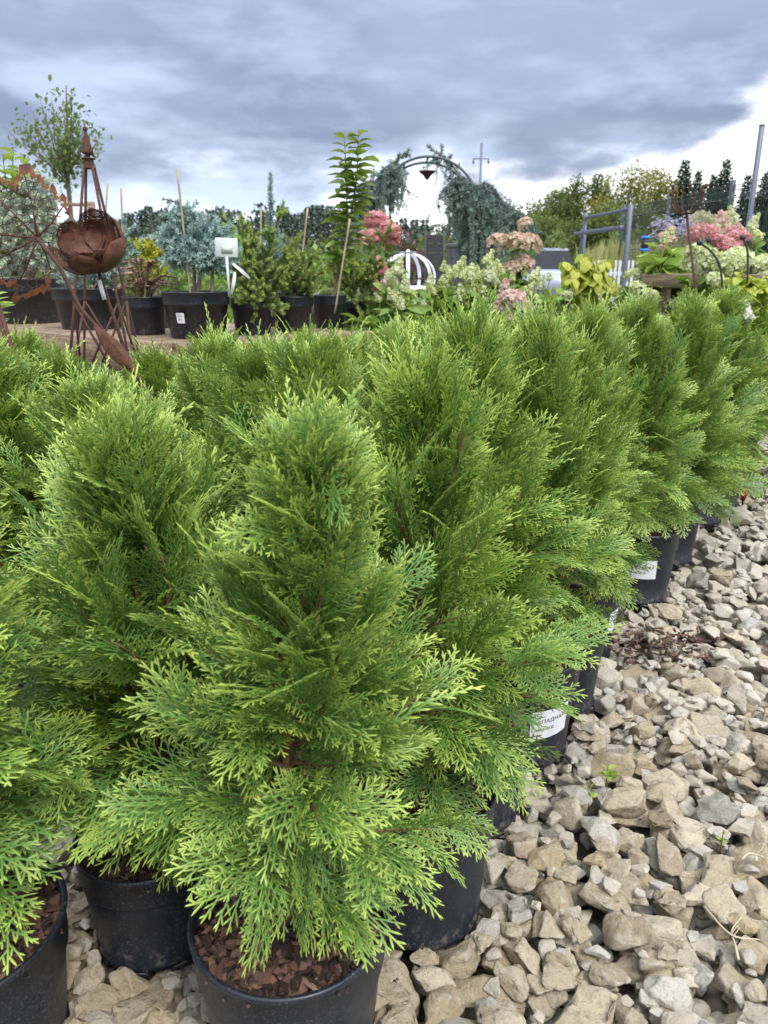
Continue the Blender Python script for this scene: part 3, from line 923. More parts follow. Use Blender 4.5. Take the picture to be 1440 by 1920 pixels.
MAT['lime_needle'] = leaf_mat('lime_needle', (0.30, 0.38, 0.03), (0.48, 0.52, 0.05), (0.62, 0.60, 0.06), 0.55, 0.1)
MAT['spruce'] = leaf_mat('far_spruce', (0.022, 0.045, 0.025), (0.04, 0.07, 0.04), (0.055, 0.09, 0.05), 0.65, 0.0)
MAT['decid_a'] = leaf_mat('far_green_crown', (0.06, 0.10, 0.025), (0.10, 0.145, 0.035), (0.15, 0.19, 0.05), 0.6, 0.2)
MAT['decid_b'] = leaf_mat('far_yellowing_crown', (0.12, 0.145, 0.025), (0.19, 0.20, 0.03), (0.27, 0.24, 0.04), 0.6, 0.2)
MAT['forest'] = leaf_mat('forest_crown', (0.05, 0.075, 0.055), (0.075, 0.105, 0.075), (0.10, 0.135, 0.09), 0.7, 0.0)
MAT['purple'] = leaf_mat('purple_leaf', (0.07, 0.035, 0.045), (0.11, 0.055, 0.06), (0.15, 0.08, 0.08), 0.5, 0.15)
def petal(name, c1, c2, tip): return leaf_mat(name, c1, c2, tip, 0.6, 0.3, 0.2, 0.4, 1.1)
MAT['cream'] = petal('cream_petal', (0.66, 0.68, 0.42), (0.76, 0.75, 0.56), (0.62, 0.70, 0.34))
MAT['limecream'] = petal('lime_cream_petal', (0.52, 0.58, 0.24), (0.66, 0.68, 0.38), (0.72, 0.73, 0.50))
MAT['pink'] = petal('pink_petal', (0.58, 0.15, 0.20), (0.66, 0.30, 0.33), (0.68, 0.42, 0.42))
MAT['palepink'] = petal('pale_pink_petal', (0.70, 0.50, 0.46), (0.76, 0.66, 0.56), (0.68, 0.36, 0.38))
MAT['peach'] = petal('peach_petal', (0.66, 0.49, 0.38), (0.72, 0.60, 0.48), (0.62, 0.42, 0.34))
MAT['lilac'] = petal('lilac_petal', (0.36, 0.30, 0.58), (0.48, 0.42, 0.66), (0.58, 0.52, 0.70))
MAT['reed'] = leaf_mat('reed_blade', (0.24, 0.27, 0.08), (0.36, 0.36, 0.14), (0.46, 0.42, 0.20), 0.6, 0.3)
MAT['plume'] = leaf_mat('grass_plume', (0.55, 0.50, 0.38), (0.68, 0.62, 0.50), (0.60, 0.55, 0.42), 0.7, 0.3)
MAT['bark_grey'] = solid_mat('grey_bark', (0.24, 0.19, 0.15), (0.13, 0.10, 0.08), 0.85, scale=40, bmp=0.5)
MAT['stemgreen'] = solid_mat('green_stem', (0.14, 0.17, 0.06), (0.20, 0.14, 0.07), 0.6)
MAT['bamboo'] = solid_mat('bamboo_cane', (0.42, 0.34, 0.22), (0.30, 0.235, 0.15), 0.7, scale=14)
MAT['wood'] = solid_mat('weathered_board', (0.29, 0.20, 0.13), (0.14, 0.098, 0.066), 0.75, scale=5, bmp=0.4, stretch=(1.5, 1.5, 14))
MAT['rust'] = solid_mat('rusted_steel', (0.095, 0.036, 0.022), (0.055, 0.023, 0.016), 0.8, scale=45, bmp=0.4)
MAT['rust_orange'] = solid_mat('orange_rust', (0.22, 0.075, 0.026), (0.075, 0.03, 0.02), 0.85, scale=32, bmp=0.4)
MAT['white_paint'] = solid_mat('white_painted_iron', (0.74, 0.76, 0.80), (0.66, 0.68, 0.73), 0.4)
MAT['sign_white'] = solid_mat('white_plastic', (0.66, 0.70, 0.72), (0.60, 0.65, 0.66), 0.35, scale=8)
MAT['graphite'] = solid_mat('graphite_paint', (0.13, 0.145, 0.20), (0.115, 0.13, 0.175), 0.45)
MAT['fence'] = solid_mat('dark_green_wire', (0.045, 0.065, 0.065), None, 0.5)
MAT['black'] = solid_mat('black_iron', (0.022, 0.023, 0.026), (0.03, 0.03, 0.033), 0.5)
MAT['panel'] = solid_mat('dark_brown_slat', (0.035, 0.033, 0.038), (0.05, 0.047, 0.05), 0.6)

def mesh_petals():
    return np.array([(0, 0, 0), (.55, -.42, .12), (1, 0, .05), (.55, .42, .12)])

def flower_mesh(seed, shape, r_, h_, n, fs, m, name='flower_head'):
    """panicle: four-petalled florets packed over a cone or a ball; base at the origin"""
    r = np.random.default_rng(seed)
    mb = MB()
    u = r.random(n)
    if shape == 'cone':
        z = h_ * u ** 1.25; rad = r_ * (1 - (z / h_) ** 1.3) * (0.5 + 0.5 * r.random(n) ** .5) * (0.55 + 0.45 * np.minimum(1, z / h_ / 0.15)) * r.uniform(.72, 1.12, n) + 0.008
        a = r.random(n) * 6.283
        pos = np.stack([rad * np.cos(a), rad * np.sin(a), z], 1); nor = np.stack([np.cos(a), np.sin(a), np.full(n, 0.45)], 1)
    else:
        d = rvec(r, n); d[:, 2] = np.where(d[:, 2] < -0.35, -d[:, 2], d[:, 2])
        pos = d * np.array([r_, r_, h_ / 2]) * r.uniform(.82, 1.08, (n, 1)) + (0, 0, h_ / 2); nor = d
    nor = nrm(nor + r.normal(size=(n, 3)) * 0.6)
    pv = mesh_petals()
    t0 = nrm(np.cross(nor, rvec(r, n))); t1 = np.cross(nor, t0)
    hue = r.random(n)
    for k in range(4):
        a = k * math.pi / 2
        d = t0 * math.cos(a) + t1 * math.sin(a)
        F = frames(d, nor) * (fs * r.uniform(.8, 1.2, n))[:, None, None]
        mb.inst(pv, None, QUAD_Q, F, pos, None, np.stack([pos[:, 2] / h_ * 0.7 + r.random(n) * .3, hue, np.zeros(n)], 1))
    return mb.mesh(name, m)
FL = {}
for nm, c in (('cream', 'cream'), ('limecream', 'limecream'), ('pink', 'pink'), ('palepink', 'palepink'), ('peach', 'peach')):
    FL[nm + '_cone'] = flower_mesh(40, 'cone', 0.060, 0.15, 95, 0.0195, MAT[c])
    FL[nm + '_ball'] = flower_mesh(41, 'ball', 0.085, 0.13, 170, 0.019, MAT[c])

def hydrangea(label, base, heads, leafm='hyd_leaf', n_leaf=260, rad=0.35, top=1.2, lsize=0.10, seed=1, group=None, name='hydrangea', cat='shrub', sides=None):
    """heads: list of (world point, mesh key, scale)"""
    r = np.random.default_rng(seed)
    b = Vector(base)
    t = thing(name, label, cat, b, 0, group)
    st = MB(); lf = MB()
    pts_all = []
    ends = [Vector(h[0]) - b for h in heads]
    while len(ends) < 7:
        a = r.random() * 6.28; ends.append(Vector((math.cos(a) * rad * r.uniform(.2, .9), math.sin(a) * rad * r.uniform(.2, .9), top * r.uniform(.65, .95))))
    for e in ends:
        mid = Vector((e.x * .35 + r.normal() * .03, e.y * .35 + r.normal() * .03, e.z * .55))
        c = curve_pts([(r.normal() * .03, r.normal() * .03, 0), mid, e], 10)
        tube(st, c, np.linspace(0.007, 0.003, len(c)), 5)
        pts_all.append(c)
    n = n_leaf
    ci = r.integers(0, len(pts_all), n); fi = 1 - r.random(n) ** 1.2 * 0.55
    pos = np.array([pts_all[c][min(int(f * (len(pts_all[c]) - 1)), len(pts_all[c]) - 2)] for c, f in zip(ci, fi)])
    a = r.random(n) * 6.283
    d = np.stack([np.cos(a), np.sin(a), r.normal(size=n) * .35 + 0.05], 1)
    pos = pos + d * 0.02
    put_leaves(lf, r, pos, d, lsize * r.uniform(.6, 1.2, n), LEAF)
    st.build('stems', MAT['stemgreen'], t)
    lf.build('leaves', MAT[leafm], t, kind='stuff')
    for (p, key, s) in heads:
        o = link('flower_head', FL[key], t)
        o.location = Vector(p) - b
        o.rotation_euler = (r.normal() * .25, r.normal() * .25, r.random() * 6.28)
        o.scale = (s, s, s * r.uniform(.9, 1.1))
    return t

def crown(mb, r, blobs, n, size, shell=0.55, flat=1.0):
    """leaf clumps spread through a set of blobs (cx,cy,cz,rx,rz)"""
    B = np.array(blobs, float)
    w = B[:, 3] ** 2 * B[:, 4]; w = w / w.sum()
    k = r.choice(len(B), n, p=w)
    d = rvec(r, n); rr = shell + (1 - shell) * r.random(n) ** 0.6
    pos = B[k, :3] + d * rr[:, None] * np.stack([B[k, 3], B[k, 3], B[k, 4]], 1)
    pos += r.normal(size=(n, 3)) * size * 0.6
    dd = d + r.normal(size=(n, 3)) * 0.8
    put_quads(mb, r, pos, dd, size * r.uniform(.6, 1.35, n), young=np.clip(0.35 + 0.5 * d[:, 2] + r.normal(size=n) * .25, 0, 1))  # paler tip colour towards the upper side of each blob, with random spread

def far_tree(label, x, y, h, w, seed, m='decid_a', n=2600, size=0.16, group='trees beyond the fence', name='broadleaf_tree', trunk_f=0.3):
    r = np.random.default_rng(seed)
    t = thing(name, label, 'tree', (x, y, -0.06), 0, group)
    tr = MB()
    c = curve_pts([(0, 0, 0), (r.normal() * .05, r.normal() * .05, h * .4), (r.normal() * .1, r.normal() * .1, h * .85)], 8)
    tube(tr, c, np.linspace(0.03 * h * .6, 0.008 * h * .5, len(c)), 7)
    blobs = []
    nb = 17
    for k in range(nb):
        f = (k + .5) / nb
        z = h * (trunk_f + (1 - trunk_f) * f * 0.92)
        pr = math.sin(math.pi * (0.16 + 0.76 * f)) ** 0.8
        a = r.random() * 6.283; q = w * .5 * pr * r.uniform(.15, .8)
        br = w * r.uniform(.19, .30) * (0.6 + .5 * pr)
        p = (math.cos(a) * q, math.sin(a) * q, z)
        blobs.append((*p, br, br * r.uniform(.8, 1.25)))
        tube(tr, curve_pts([(0, 0, z * .75), (p[0] * .5, p[1] * .5, z * .9), p], 5), np.linspace(0.02, 0.006, 5) * h * .15, 5)
    blobs.append((0, 0, h * .96, w * .13, h * .05))
    tr.build('trunk', MAT['bark_grey'], t)
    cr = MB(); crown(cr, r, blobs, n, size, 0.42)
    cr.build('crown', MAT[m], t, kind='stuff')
    return t

def conifer(label, x, y, h, w, seed, m='spruce', group='dark spruces beyond the fence', dens=1.0, name='spruce_tree', size=0.2):
    r = np.random.default_rng(seed)
    t = thing(name, label, 'tree', (x, y, -0.06), 0, group)
    tr = MB(); tube(tr, [(0, 0, 0), (0, 0, h * .5), (0, 0, h * .99)], (h * .014, h * .008, 0.01), 6)
    tr.build('trunk', MAT['bark_grey'], t)
    cr = MB()
    P_, D_, Y_ = [], [], []
    nw = int(46 * dens)
    for k in range(nw):
        f = k / nw
        z = h * (0.06 + 0.93 * f)
        L = w * .5 * (1 - f) ** 0.85 * r.uniform(.8, 1.1) + 0.05
        nb = int(12 * (1 - f) + 6)
        a0 = r.random() * 6
        for b in range(nb):
            a = a0 + b * 6.283 / nb + r.normal() * .2
            l = L * r.uniform(.7, 1.12)
            hd = np.array([math.cos(a), math.sin(a), -0.22 + 0.55 * f])
            m_ = max(4, int(l / (size * .22)))
            s = np.linspace(.15, 1, m_)[:, None]
            p = np.array([0, 0, z]) + hd * s * l + np.stack([np.zeros(m_), np.zeros(m_), 0.15 * l * (s[:, 0] ** 2)], 1)
            P_.append(p + r.normal(size=p.shape) * size * .22)
            D_.append(np.repeat(hd[None], m_, 0) + r.normal(size=(m_, 3)) * .6 + (0, 0, -.25)); Y_.append(s[:, 0])
    p = np.concatenate(P_)
    put_quads(cr, r, p, np.concatenate(D_), size * r.uniform(.7, 1.4, len(p)), young=np.concatenate(Y_) * r.random(len(p)))
    cr.build('crown', MAT[m], t, kind='stuff')
    return t

# ================================================================ FAR: forest, trees, pole
def far_forest():
    r = np.random.default_rng(3)
    mb = MB()
    # (u at centre, crown top pixel, depth)
    u = -60
    P_, D_ = [], []
    while u < 1000:
        if u < 200: tv = r.uniform(405, 430)
        elif 330 < u < 470: tv = 392 + abs(u - 405) * .15 + r.uniform(-5, 8)
        elif u < 680: tv = r.uniform(382, 412)
        else: tv = r.uniform(405, 428)
        Y = r.uniform(120, 175)
        top = P(u, tv, Y); h = top.z
        con = r.random() < 0.62 and not (330 < u < 470)
        w = h * (0.30 if con else 0.62)
        n = 620
        if con:
            f = r.random(n) ** .8; a = r.random(n) * 6.283
            rad = w * .5 * (1 - f) * np.sqrt(r.random(n)) + .15
            p = np.stack([top.x + rad * np.cos(a), Y + rad * np.sin(a), h * (.05 + .95 * f)], 1)
            d = np.stack([np.cos(a), np.sin(a), np.full(n, -.4)], 1)
        else:
            k = r.integers(0, 6, n); cc = np.stack([r.normal(size=6) * w * .22, r.normal(size=6) * w * .22, h * r.uniform(.35, .85, 6)], 1)
            dd = rvec(r, n)
            p = cc[k] + dd * w * .27; p[:, 2] = np.minimum(p[:, 2], h)
            p[:, 0] += top.x; p[:, 1] += Y
            d = dd + r.normal(size=(n, 3)) * .5
        put_quads(mb, r, p, d, h * .062 * r.uniform(.6, 1.3, n))
        u += r.uniform(6, 12)
    # undergrowth closing the foot of the wood
    n = 5200
    uu = r.uniform(-150, 1500, n); YY = r.uniform(112, 120, n)
    p = np.stack([(uu - 720) / FPX * YY, YY, r.random(n) ** 1.2 * 5.0 * (0.75 + .25 * np.sin(uu * .05))], 1)
    put_quads(mb, r, p, rvec(r, n), r.uniform(.8, 1.7, n))
    o = mb.build('forest', MAT['forest'], None, kind='stuff')
    o['label'] = 'far dark wood of spruces and birches along the horizon'; o['category'] = 'wood'
far_forest()

gt = 'trees beyond the fence'
tl = [  # u, top v, depth, width, material, label
    (905, 425, 46, 2.7, 'decid_a', 'low bushy green tree showing just right of the weeping spruce arch'),
    (955, 400, 42, 2.5, 'decid_a', 'dull green tree between the utility pole and the taller trees'),
    (1003, 382, 40, 2.4, 'decid_a', 'dark green tree rising left of the two slim twin tops'),
    (1048, 356, 42, 2.2, 'decid_a', 'green tree left of the narrow pointed top by the gate'),
    (1083, 333, 40, 1.7, 'decid_a', 'slim pointed green tree whose top stands over the left gate post'),
    (1122, 330, 42, 1.9, 'decid_a', 'slim green tree directly above the middle of the gate frame'),
    (1180, 312, 40, 3.3, 'decid_b', 'broad rounded tree turning yellow, above the right gate post'),
    (1232, 322, 42, 2.6, 'decid_b', 'smaller yellowing tree between the broad rounded one and dark spruces'),
    (1142, 392, 34, 2.2, 'decid_a', 'lower green tree seen through the top of the gate frame'),
    (1030, 418, 34, 2.2, 'decid_a', 'lower green tree left of the gate over the silver car'),
    (1205, 395, 34, 2.4, 'decid_a', 'lower dull green tree right behind the right gate post'),
    (975, 440, 33, 2.0, 'decid_a', 'bushy low tree behind the peach flowers'),
    (1095, 425, 35, 2.2, 'decid_a', 'low tree filling the gap behind the left gate post'),
]
for i, (u, v, Y, w, m, lab) in enumerate(tl):
    p = P(u, v, Y)
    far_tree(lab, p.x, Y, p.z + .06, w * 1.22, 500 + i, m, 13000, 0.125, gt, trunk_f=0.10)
for i, (u, v, Y, w, lab) in enumerate([
    (1286, 298, 42, 2.9, 'dark spruce with a broad pointed crown right of the yellowing trees'),
    (1311, 318, 44, 1.9, 'slim dark spruce leaning close against the broad spruce'),
    (1340, 325, 44, 2.0, 'low dark spruce joined to the left of the tall pointed one'),
    (1364, 296, 42, 2.7, 'tall pointed dark spruce left of the tall grey post'),
    (1404, 325, 45, 1.9, 'thin pale-green spruce seen just behind the tall grey post'),
    (1442, 318, 42, 2.8, 'dark spruce cut by the right border of the photo')]):
    p = P(u, v, Y)
    conifer(lab, p.x, Y, p.z + .06, w, 600 + i, dens=1.35, size=0.13)

# hedge-like scrub under the trees
def scrub():
    r = np.random.default_rng(8)
    mb = MB(); n = 9000
    Y = r.uniform(27, 30, n); u = r.uniform(860, 1560, n)
    p = np.stack([(u - 720) / FPX * Y, Y, r.random(n) * (2.0 + .5 * np.sin(u * .045) + .3 * np.sin(u * .13))], 1)
    put_quads(mb, r, p, rvec(r, n), r.uniform(.12, .26, n))
    o = mb.build('scrub', MAT['decid_a'], None, kind='stuff')
    o['label'] = 'mixed green scrub growing under the trees beyond the fence'; o['category'] = 'scrub'
    mb = MB(); n = 5200
    Y = r.uniform(15, 22, n); u = r.uniform(1090, 1330, n)
    p = np.stack([(u - 720) / FPX * Y, Y, np.zeros(n)], 1)
    d = r.normal(size=(n, 3)) * .10 + (0, 0, 1)
    h = r.uniform(1.0, 1.9, n)
    F = frames(d, rvec(r, n)) * np.stack([h, np.full(n, .16), np.full(n, .1)], 1)[:, None, :]
    mb.inst(QUAD_V, None, QUAD_Q, F, p, None, np.stack([r.random(n), r.random(n), np.zeros(n)], 1))
    o = mb.build('tall_reeds', MAT['reed'], None, kind='stuff')
    o['label'] = 'pale yellow-green tall grass standing behind the gate frame'; o['category'] = 'grass'
scrub()

def utility_pole():
    p = P(903, 268, 70); h = p.z
    t = thing('utility_pole', 'thin grey utility pole with small crossarms on the horizon', 'utility pole', (p.x, 70, 0))
    mb = MB(); tube(mb, [(0, 0, 0), (0, 0, h * .5), (0, 0, h)], (.13, .11, .09), 8); mb.build('pole', MAT['graphite'], t)
    for z, w in ((h - 1.2, 1.4), (h - 3.4, 1.9)):
        mb = MB(); beam_mesh(mb, (-w / 2, 0, z), (w / 2, 0, z), .08, .08, .02); c = mb.build('crossarm', MAT['graphite'], t)
        mb = MB()
        for s in (-1, 1): lathe(mb, [(.001, -.1), (.07, -.08), (.09, .1), (.05, .25), (.001, .28)], 8, None, (s * w * .45, 0, z - .3))
        mb.build('insulator', MAT['graphite'], c, kind='stuff')
utility_pole()

# ================================================================ FENCE, GATE, PANELS, CAR
def mesh_fence():
    A = P(1170, 392, 15.5); B = P(1388, 356, 11.0)
    A.z = B.z = 0
    d = (B - A).normalized(); L = (B - A).length
    t = thing('mesh_fence', 'dark welded mesh fence with bent wire ribs running behind the flowers', 'fence', A)
    L2 = L * 1.9; H = 2.35; npan = 4
    for k in range(npan + 1):
        mb = MB(); q = d * (L2 * k / npan); beam_mesh(mb, (q.x, q.y, 0), (q.x, q.y, H + .06), .055, .055, .004)
        mb.build('post', MAT['fence'], t)
    s = Vector((-d.y, d.x, 0))
    for k in range(npan):
        mb = MB()
        x0, x1 = L2 * k / npan + .03, L2 * (k + 1) / npan - .03
        prof = [(0.08, 0)]
        for zc in (0.3, 1.0, 1.65, H - .12):
            prof += [(zc - .05, 0), (zc, .045), (zc + .05, 0)]
        prof += [(H, 0)]
        for i in range(int((x1 - x0) / .06)):
            x = x0 + i * .06
            tube(mb, [d * x + s * o_ + Vector((0, 0, z)) for z, o_ in prof], .0045, 3, cap=False)
        for zc in (0.25, 0.35, .65, .95, 1.05, 1.3, 1.6, 1.7, 1.95, H - .17, H - .07, H - .01):
            a = d * x0 + Vector((0, 0, zc)); b = d * x1 + Vector((0, 0, zc))
            tube(mb, [a, b], .0055, 4)
        mb.build('wire_panel', MAT['fence'], t, kind='stuff')
mesh_fence()

def tall_post():
    top = P(1429, 235, 7.0)
    t = thing('fence_post', 'tall square grey-blue steel post standing by the pink flowers', 'post', (top.x, 7.0, 0))
    mb = MB(); beam_mesh(mb, (0, 0, 0), (0, 0, top.z - .006), .036, .036, .003); mb.build('shaft', MAT['graphite'], t)
    mb = MB(); box(mb, (0, 0, top.z), (.040, .040, .012)); mb.build('cap', MAT['graphite'], t)
    mb = MB(); box(mb, (0, 0, .006), (.18, .18, .012)); mb.build('base_plate', MAT['graphite'], t)
tall_post()

def gate_frame():
    l = P(1099, 398, 12.2); r_ = P(1183, 384, 10.4)
    t = thing('gate_frame', 'grey-blue steel gate frame with two crossbars, standing open', 'gate', (l.x, l.y, 0))
    d = Vector((r_.x - l.x, r_.y - l.y, 0))
    h = (l.z + r_.z) / 2
    for k, q in enumerate((Vector(), d)):
        mb = MB(); w = .045 if k == 0 else .052
        beam_mesh(mb, (q.x, q.y, 0), (q.x, q.y, h), w, w, .006); mb.build('post', MAT['graphite'], t)
    dn = d.normalized()
    for z, hh, a, b in ((h - .06, .035, .030, d.length - .034), (h - .28, .05, -.20, d.length - .034)):
        mb = MB()
        if a < 0:
            off = Vector((-dn.y, dn.x, 0)) * -.075
            beam_mesh(mb, dn * a + Vector((0, 0, z)) + off, dn * b + Vector((0, 0, z)) + off, .06, hh, .004)
        else:
            beam_mesh(mb, dn * a + Vector((0, 0, z)), dn * b + Vector((0, 0, z)), .045, hh, .004)
        mb.build('crossbar', MAT['graphite'], t)
    mb = MB()
    q = -dn * .085
    beam_mesh(mb, (q.x, q.y, 0), (q.x, q.y, h - .2), .05, .05, .004); mb.build('side_post', MAT['graphite'], t)
gate_frame()

def slat_panel():
    a = P(796, 431, 9.5); b = P(834, 428, 9.5)
    t = thing('screen_panel', 'dark upright slatted screen panel behind the white dome', 'screen', ((a.x + b.x) / 2, 9.5, 0))
    w = b.x - a.x; h = a.z
    for s in (-1, 1):
        mb = MB(); beam_mesh(mb, (s * (w / 2 - .012), 0, 0), (s * (w / 2 - .012), 0, h), .024, .04, .003); mb.build('stile', MAT['panel'], t)
    n = 15
    me = None
    for k in range(n):
        z = .15 + (h - .2) * (k + .5) / n
        if me is None:
            mb = MB(); box(mb, (0, 0, 0), (w - .052, .018, (h - .2) / n - .008)); me = mb.mesh('slat', MAT['panel'], False)
        o = link('slat', me, t); o.location = (0, 0, z)
slat_panel()

def board_fence():
    """dark fence of upright boards behind the arch"""
    a = P(838, 457, 13.0); b = P(905, 452, 12.4)
    t = thing('board_fence', 'dark fence of upright grey boards below the spruce arch', 'fence', (a.x, a.y, 0))
    d = Vector((b.x - a.x, b.y - a.y, 0)); L = d.length; dn = d.normalized()
    ang = math.atan2(d.y, d.x)
    n = 7; me = None
    m = solid_mat('grey_fence_board', (0.10, 0.10, 0.105), (0.15, 0.15, 0.15), .7)
    for k in range(n):
        if me is None:
            mb = MB(); box(mb, (0, 0, 0), (L / n - .012, .022, a.z - .06)); me = mb.mesh('board', m, False)
        o = link('board', me, t); o.location = dn * (L * (k + .5) / n) + Vector((0, 0, (a.z - .06) / 2)); o.rotation_euler.z = ang
    for z in (.4, a.z - .03):
        mb = MB(); beam_mesh(mb, Vector((0, 0, z)), dn * L + Vector((0, 0, z)), .05, .06, .004); mb.build('rail', m, t)
board_fence()

def car():
    c = P(1027, 464, 27.0)
    t = thing('parked_car', 'silver car mostly hidden behind the flowers left of the gate', 'car', (c.x, 27.0, 0), R(82))
    paint = solid_mat('silver_car_paint', (0.34, 0.37, 0.42), None, 0.3, 0.3)
    glass = solid_mat('dark_car_glass', (0.015, 0.018, 0.022), None, 0.35, spec=0.2)
    tyre = MAT['black']
    k = c.z / 1.62
    sec = [(-2.1, .42, .60, .78), (-2.05, .35, .92, .80), (-1.1, .30, 1.02, .86), (-.95, .3, 1.04, .87), (1.7, .30, 1.05, .86), (2.1, .38, .98, .80), (2.15, .5, .7, .76)]
    mb = MB(); v = []
    for x, z0, z1, w in sec:
        for y, z in ((-w, z0 + .1), (-w * 1.02, (z0 + z1) / 2), (-w * .93, z1), (w * .93, z1), (w * 1.02, (z0 + z1) / 2), (w, z0 + .1), (w * .8, z0), (-w * .8, z0)):
            v.append((x, y, z * k))
    q = [(i * 8 + j, i * 8 + (j + 1) % 8, i * 8 + 8 + (j + 1) % 8, i * 8 + 8 + j) for i in range(len(sec) - 1) for j in range(8)]
    tr = [(0, j + 1, j) for j in range(1, 7)] + [(48, 48 + j, 49 + j) for j in range(1, 7)]
    mb.add(v, tr, q); mb.build('body', paint, t)
    mb = MB(); v = []
    for x, z, w in ((-1.0, 1.03, .80), (-.35, 1.52, .66), (.2, 1.60, .66), (1.1, 1.55, .64), (1.75, 1.05, .78)):
        v += [(x, -w, z * k), (x, w, z * k)]
    v2 = np.array(v)
    roofq = [(2, 3, 5, 4), (4, 5, 7, 6)]
    mb.add(v2 + (0, 0, .012), None, roofq); mb.build('roof', paint, t)
    for qd in ([(0, 1, 3, 2)], [(6, 7, 9, 8)]):
        mb = MB(); mb.add(v2[list(qd[0])], None, [(0, 1, 2, 3)]); mb.build('windscreen', glass, t, False)
    for s in (0, 1):
        mb = MB()
        i = [0 + s, 2 + s, 4 + s, 6 + s, 8 + s]
        mb.add(v2[i], [(0, 1, 4), (1, 2, 4), (2, 3, 4)]); mb.build('side_window', glass, t, False)
    for x in (-1.35, 1.3):
        for s in (-1, 1):
            mb = MB(); rr = .33
            th = np.linspace(0, 6.283, 22)
            prof = [(.12, -.1), (rr - .04, -.1), (rr, -.06), (rr, .06), (rr - .04, .1), (.12, .1)]
            lathe(mb, prof, 22)
            vv = mb.v[0]; mb.v[0] = np.stack([vv[:, 0] + x, vv[:, 2] + s * .76, vv[:, 1] + .33], 1)
            wh = mb.build('wheel', tyre, t)
            mb = MB(); lathe(mb, [(.001, 0.02), (.10, .02), (.2, 0.0), (.215, -.02)], 20)
            vv = mb.v[0]; mb.v[0] = np.stack([vv[:, 0] + x, s * (vv[:, 2] * 1 + .855), vv[:, 1] + .33], 1)
            mb.build('rim', paint, wh)
car()

def white_railing():
    a = P(1122, 488, 13.0); b = P(1168, 486, 13.0)
    t = thing('picket_fence', 'low white picket railing showing under the gate frame', 'fence', (a.x - .3, 13.0, 0))
    L = b.x - a.x + .5; h = a.z; me = None
    n = 13
    for k in range(n):
        if me is None:
            mb = MB(); v = BOXV * (L / n * .55, .02, h) ; v[4:, 2] -= 0; mb.add(v, None, BOXQ); me = mb.mesh('picket', MAT['white_paint'], False)
        o = link('picket', me, t); o.location = (L * (k + .5) / n, 0, h / 2)
    for z in (h * .3, h * .85):
        mb = MB(); beam_mesh(mb, (0, .024, z), (L, .024, z), .025, .06, .003); mb.build('rail', MAT['white_paint'], t)
white_railing()

def blue_box():
    c = P(1209, 457, 9.0)
    t = thing('hanging_feeder', 'small black box with bright blue top and bottom on a thin pole', 'feeder', (c.x, 9.0, 0))
    blue = solid_mat('bright_blue_plastic', (0.02, 0.24, 0.72), None, .4)
    mb = MB(); beam_mesh(mb, (0, .05, 0), (0, .05, c.z + .05), .014, .014, .002); mb.build('pole', MAT['black'], t)
    mb = MB(); beam_mesh(mb, (0, 0, c.z - .05), (0, 0, c.z + .05), .065, .065, .006); mb.build('body', MAT['black'], t)
    mb = MB(); beam_mesh(mb, (0, 0, c.z + .052), (0, 0, c.z + .078), .085, .085, .006); mb.build('lid', blue, t)
    mb = MB(); beam_mesh(mb, (0, 0, c.z - .078), (0, 0, c.z - .052), .085, .085, .006); mb.build('tray', blue, t)
blue_box()

# ================================================================ ARCH with weeping spruces
def arch():
    Y = 8.0
    l = P(706, 420, Y); r_ = P(893, 420, Y); top = P(800, 299, Y)
    cx = (l.x + r_.x) / 2; w = (r_.x - l.x) / 2
    t = thing('garden_arch', 'grey-green tubular metal garden arch hung with spruce', 'arch', (cx, Y, 0))
    zc = top.z - w
    for k, dy in enumerate((-.22, .22)):
        mb = MB()
        pts = [(-w, dy, 0), (-w, dy, zc * .5)] + [(-w * math.cos(a), dy, zc + w * math.sin(a)) for a in np.linspace(0, math.pi, 22)] + [(w, dy, zc * .5), (w, dy, 0)]
        tube(mb, pts, .012, 7); mb.build('hoop', MAT['weep_metal'], t)
    for a in np.linspace(0.15, math.pi - .15, 7):
        mb = MB(); x, z = -w * math.cos(a), zc + w * math.sin(a)
        tube(mb, [(x, -.22, z), (x, .22, z)], .010, 5); mb.build('rung', MAT['weep_metal'], t)
    # hanging ornament
    h = thing('hanging_bowl', 'little rusty pointed bowl hanging from the top of the arch', 'ornament', (cx, Y, 0))
    zb = P(800, 325, Y).z
    mb = MB(); tube(mb, [(0, 0, top.z - .02), (0, 0, zb + .03)], .004, 4); mb.build('wire', MAT['black'], h)
    mb = MB(); lathe(mb, [(.001, zb - .06), (.015, zb - .05), (.035, zb - .02), (.075, zb + .01), (.082, zb + .02), (.06, zb + .018), (.001, zb - .01)], 18); mb.build('bowl', MAT['rust'], h)
    return cx, w, zc, Y
MAT['weep_metal'] = solid_mat('arch_metal', (0.09, 0.12, 0.12), (0.06, 0.08, 0.085), .5)
ARCH = arch()

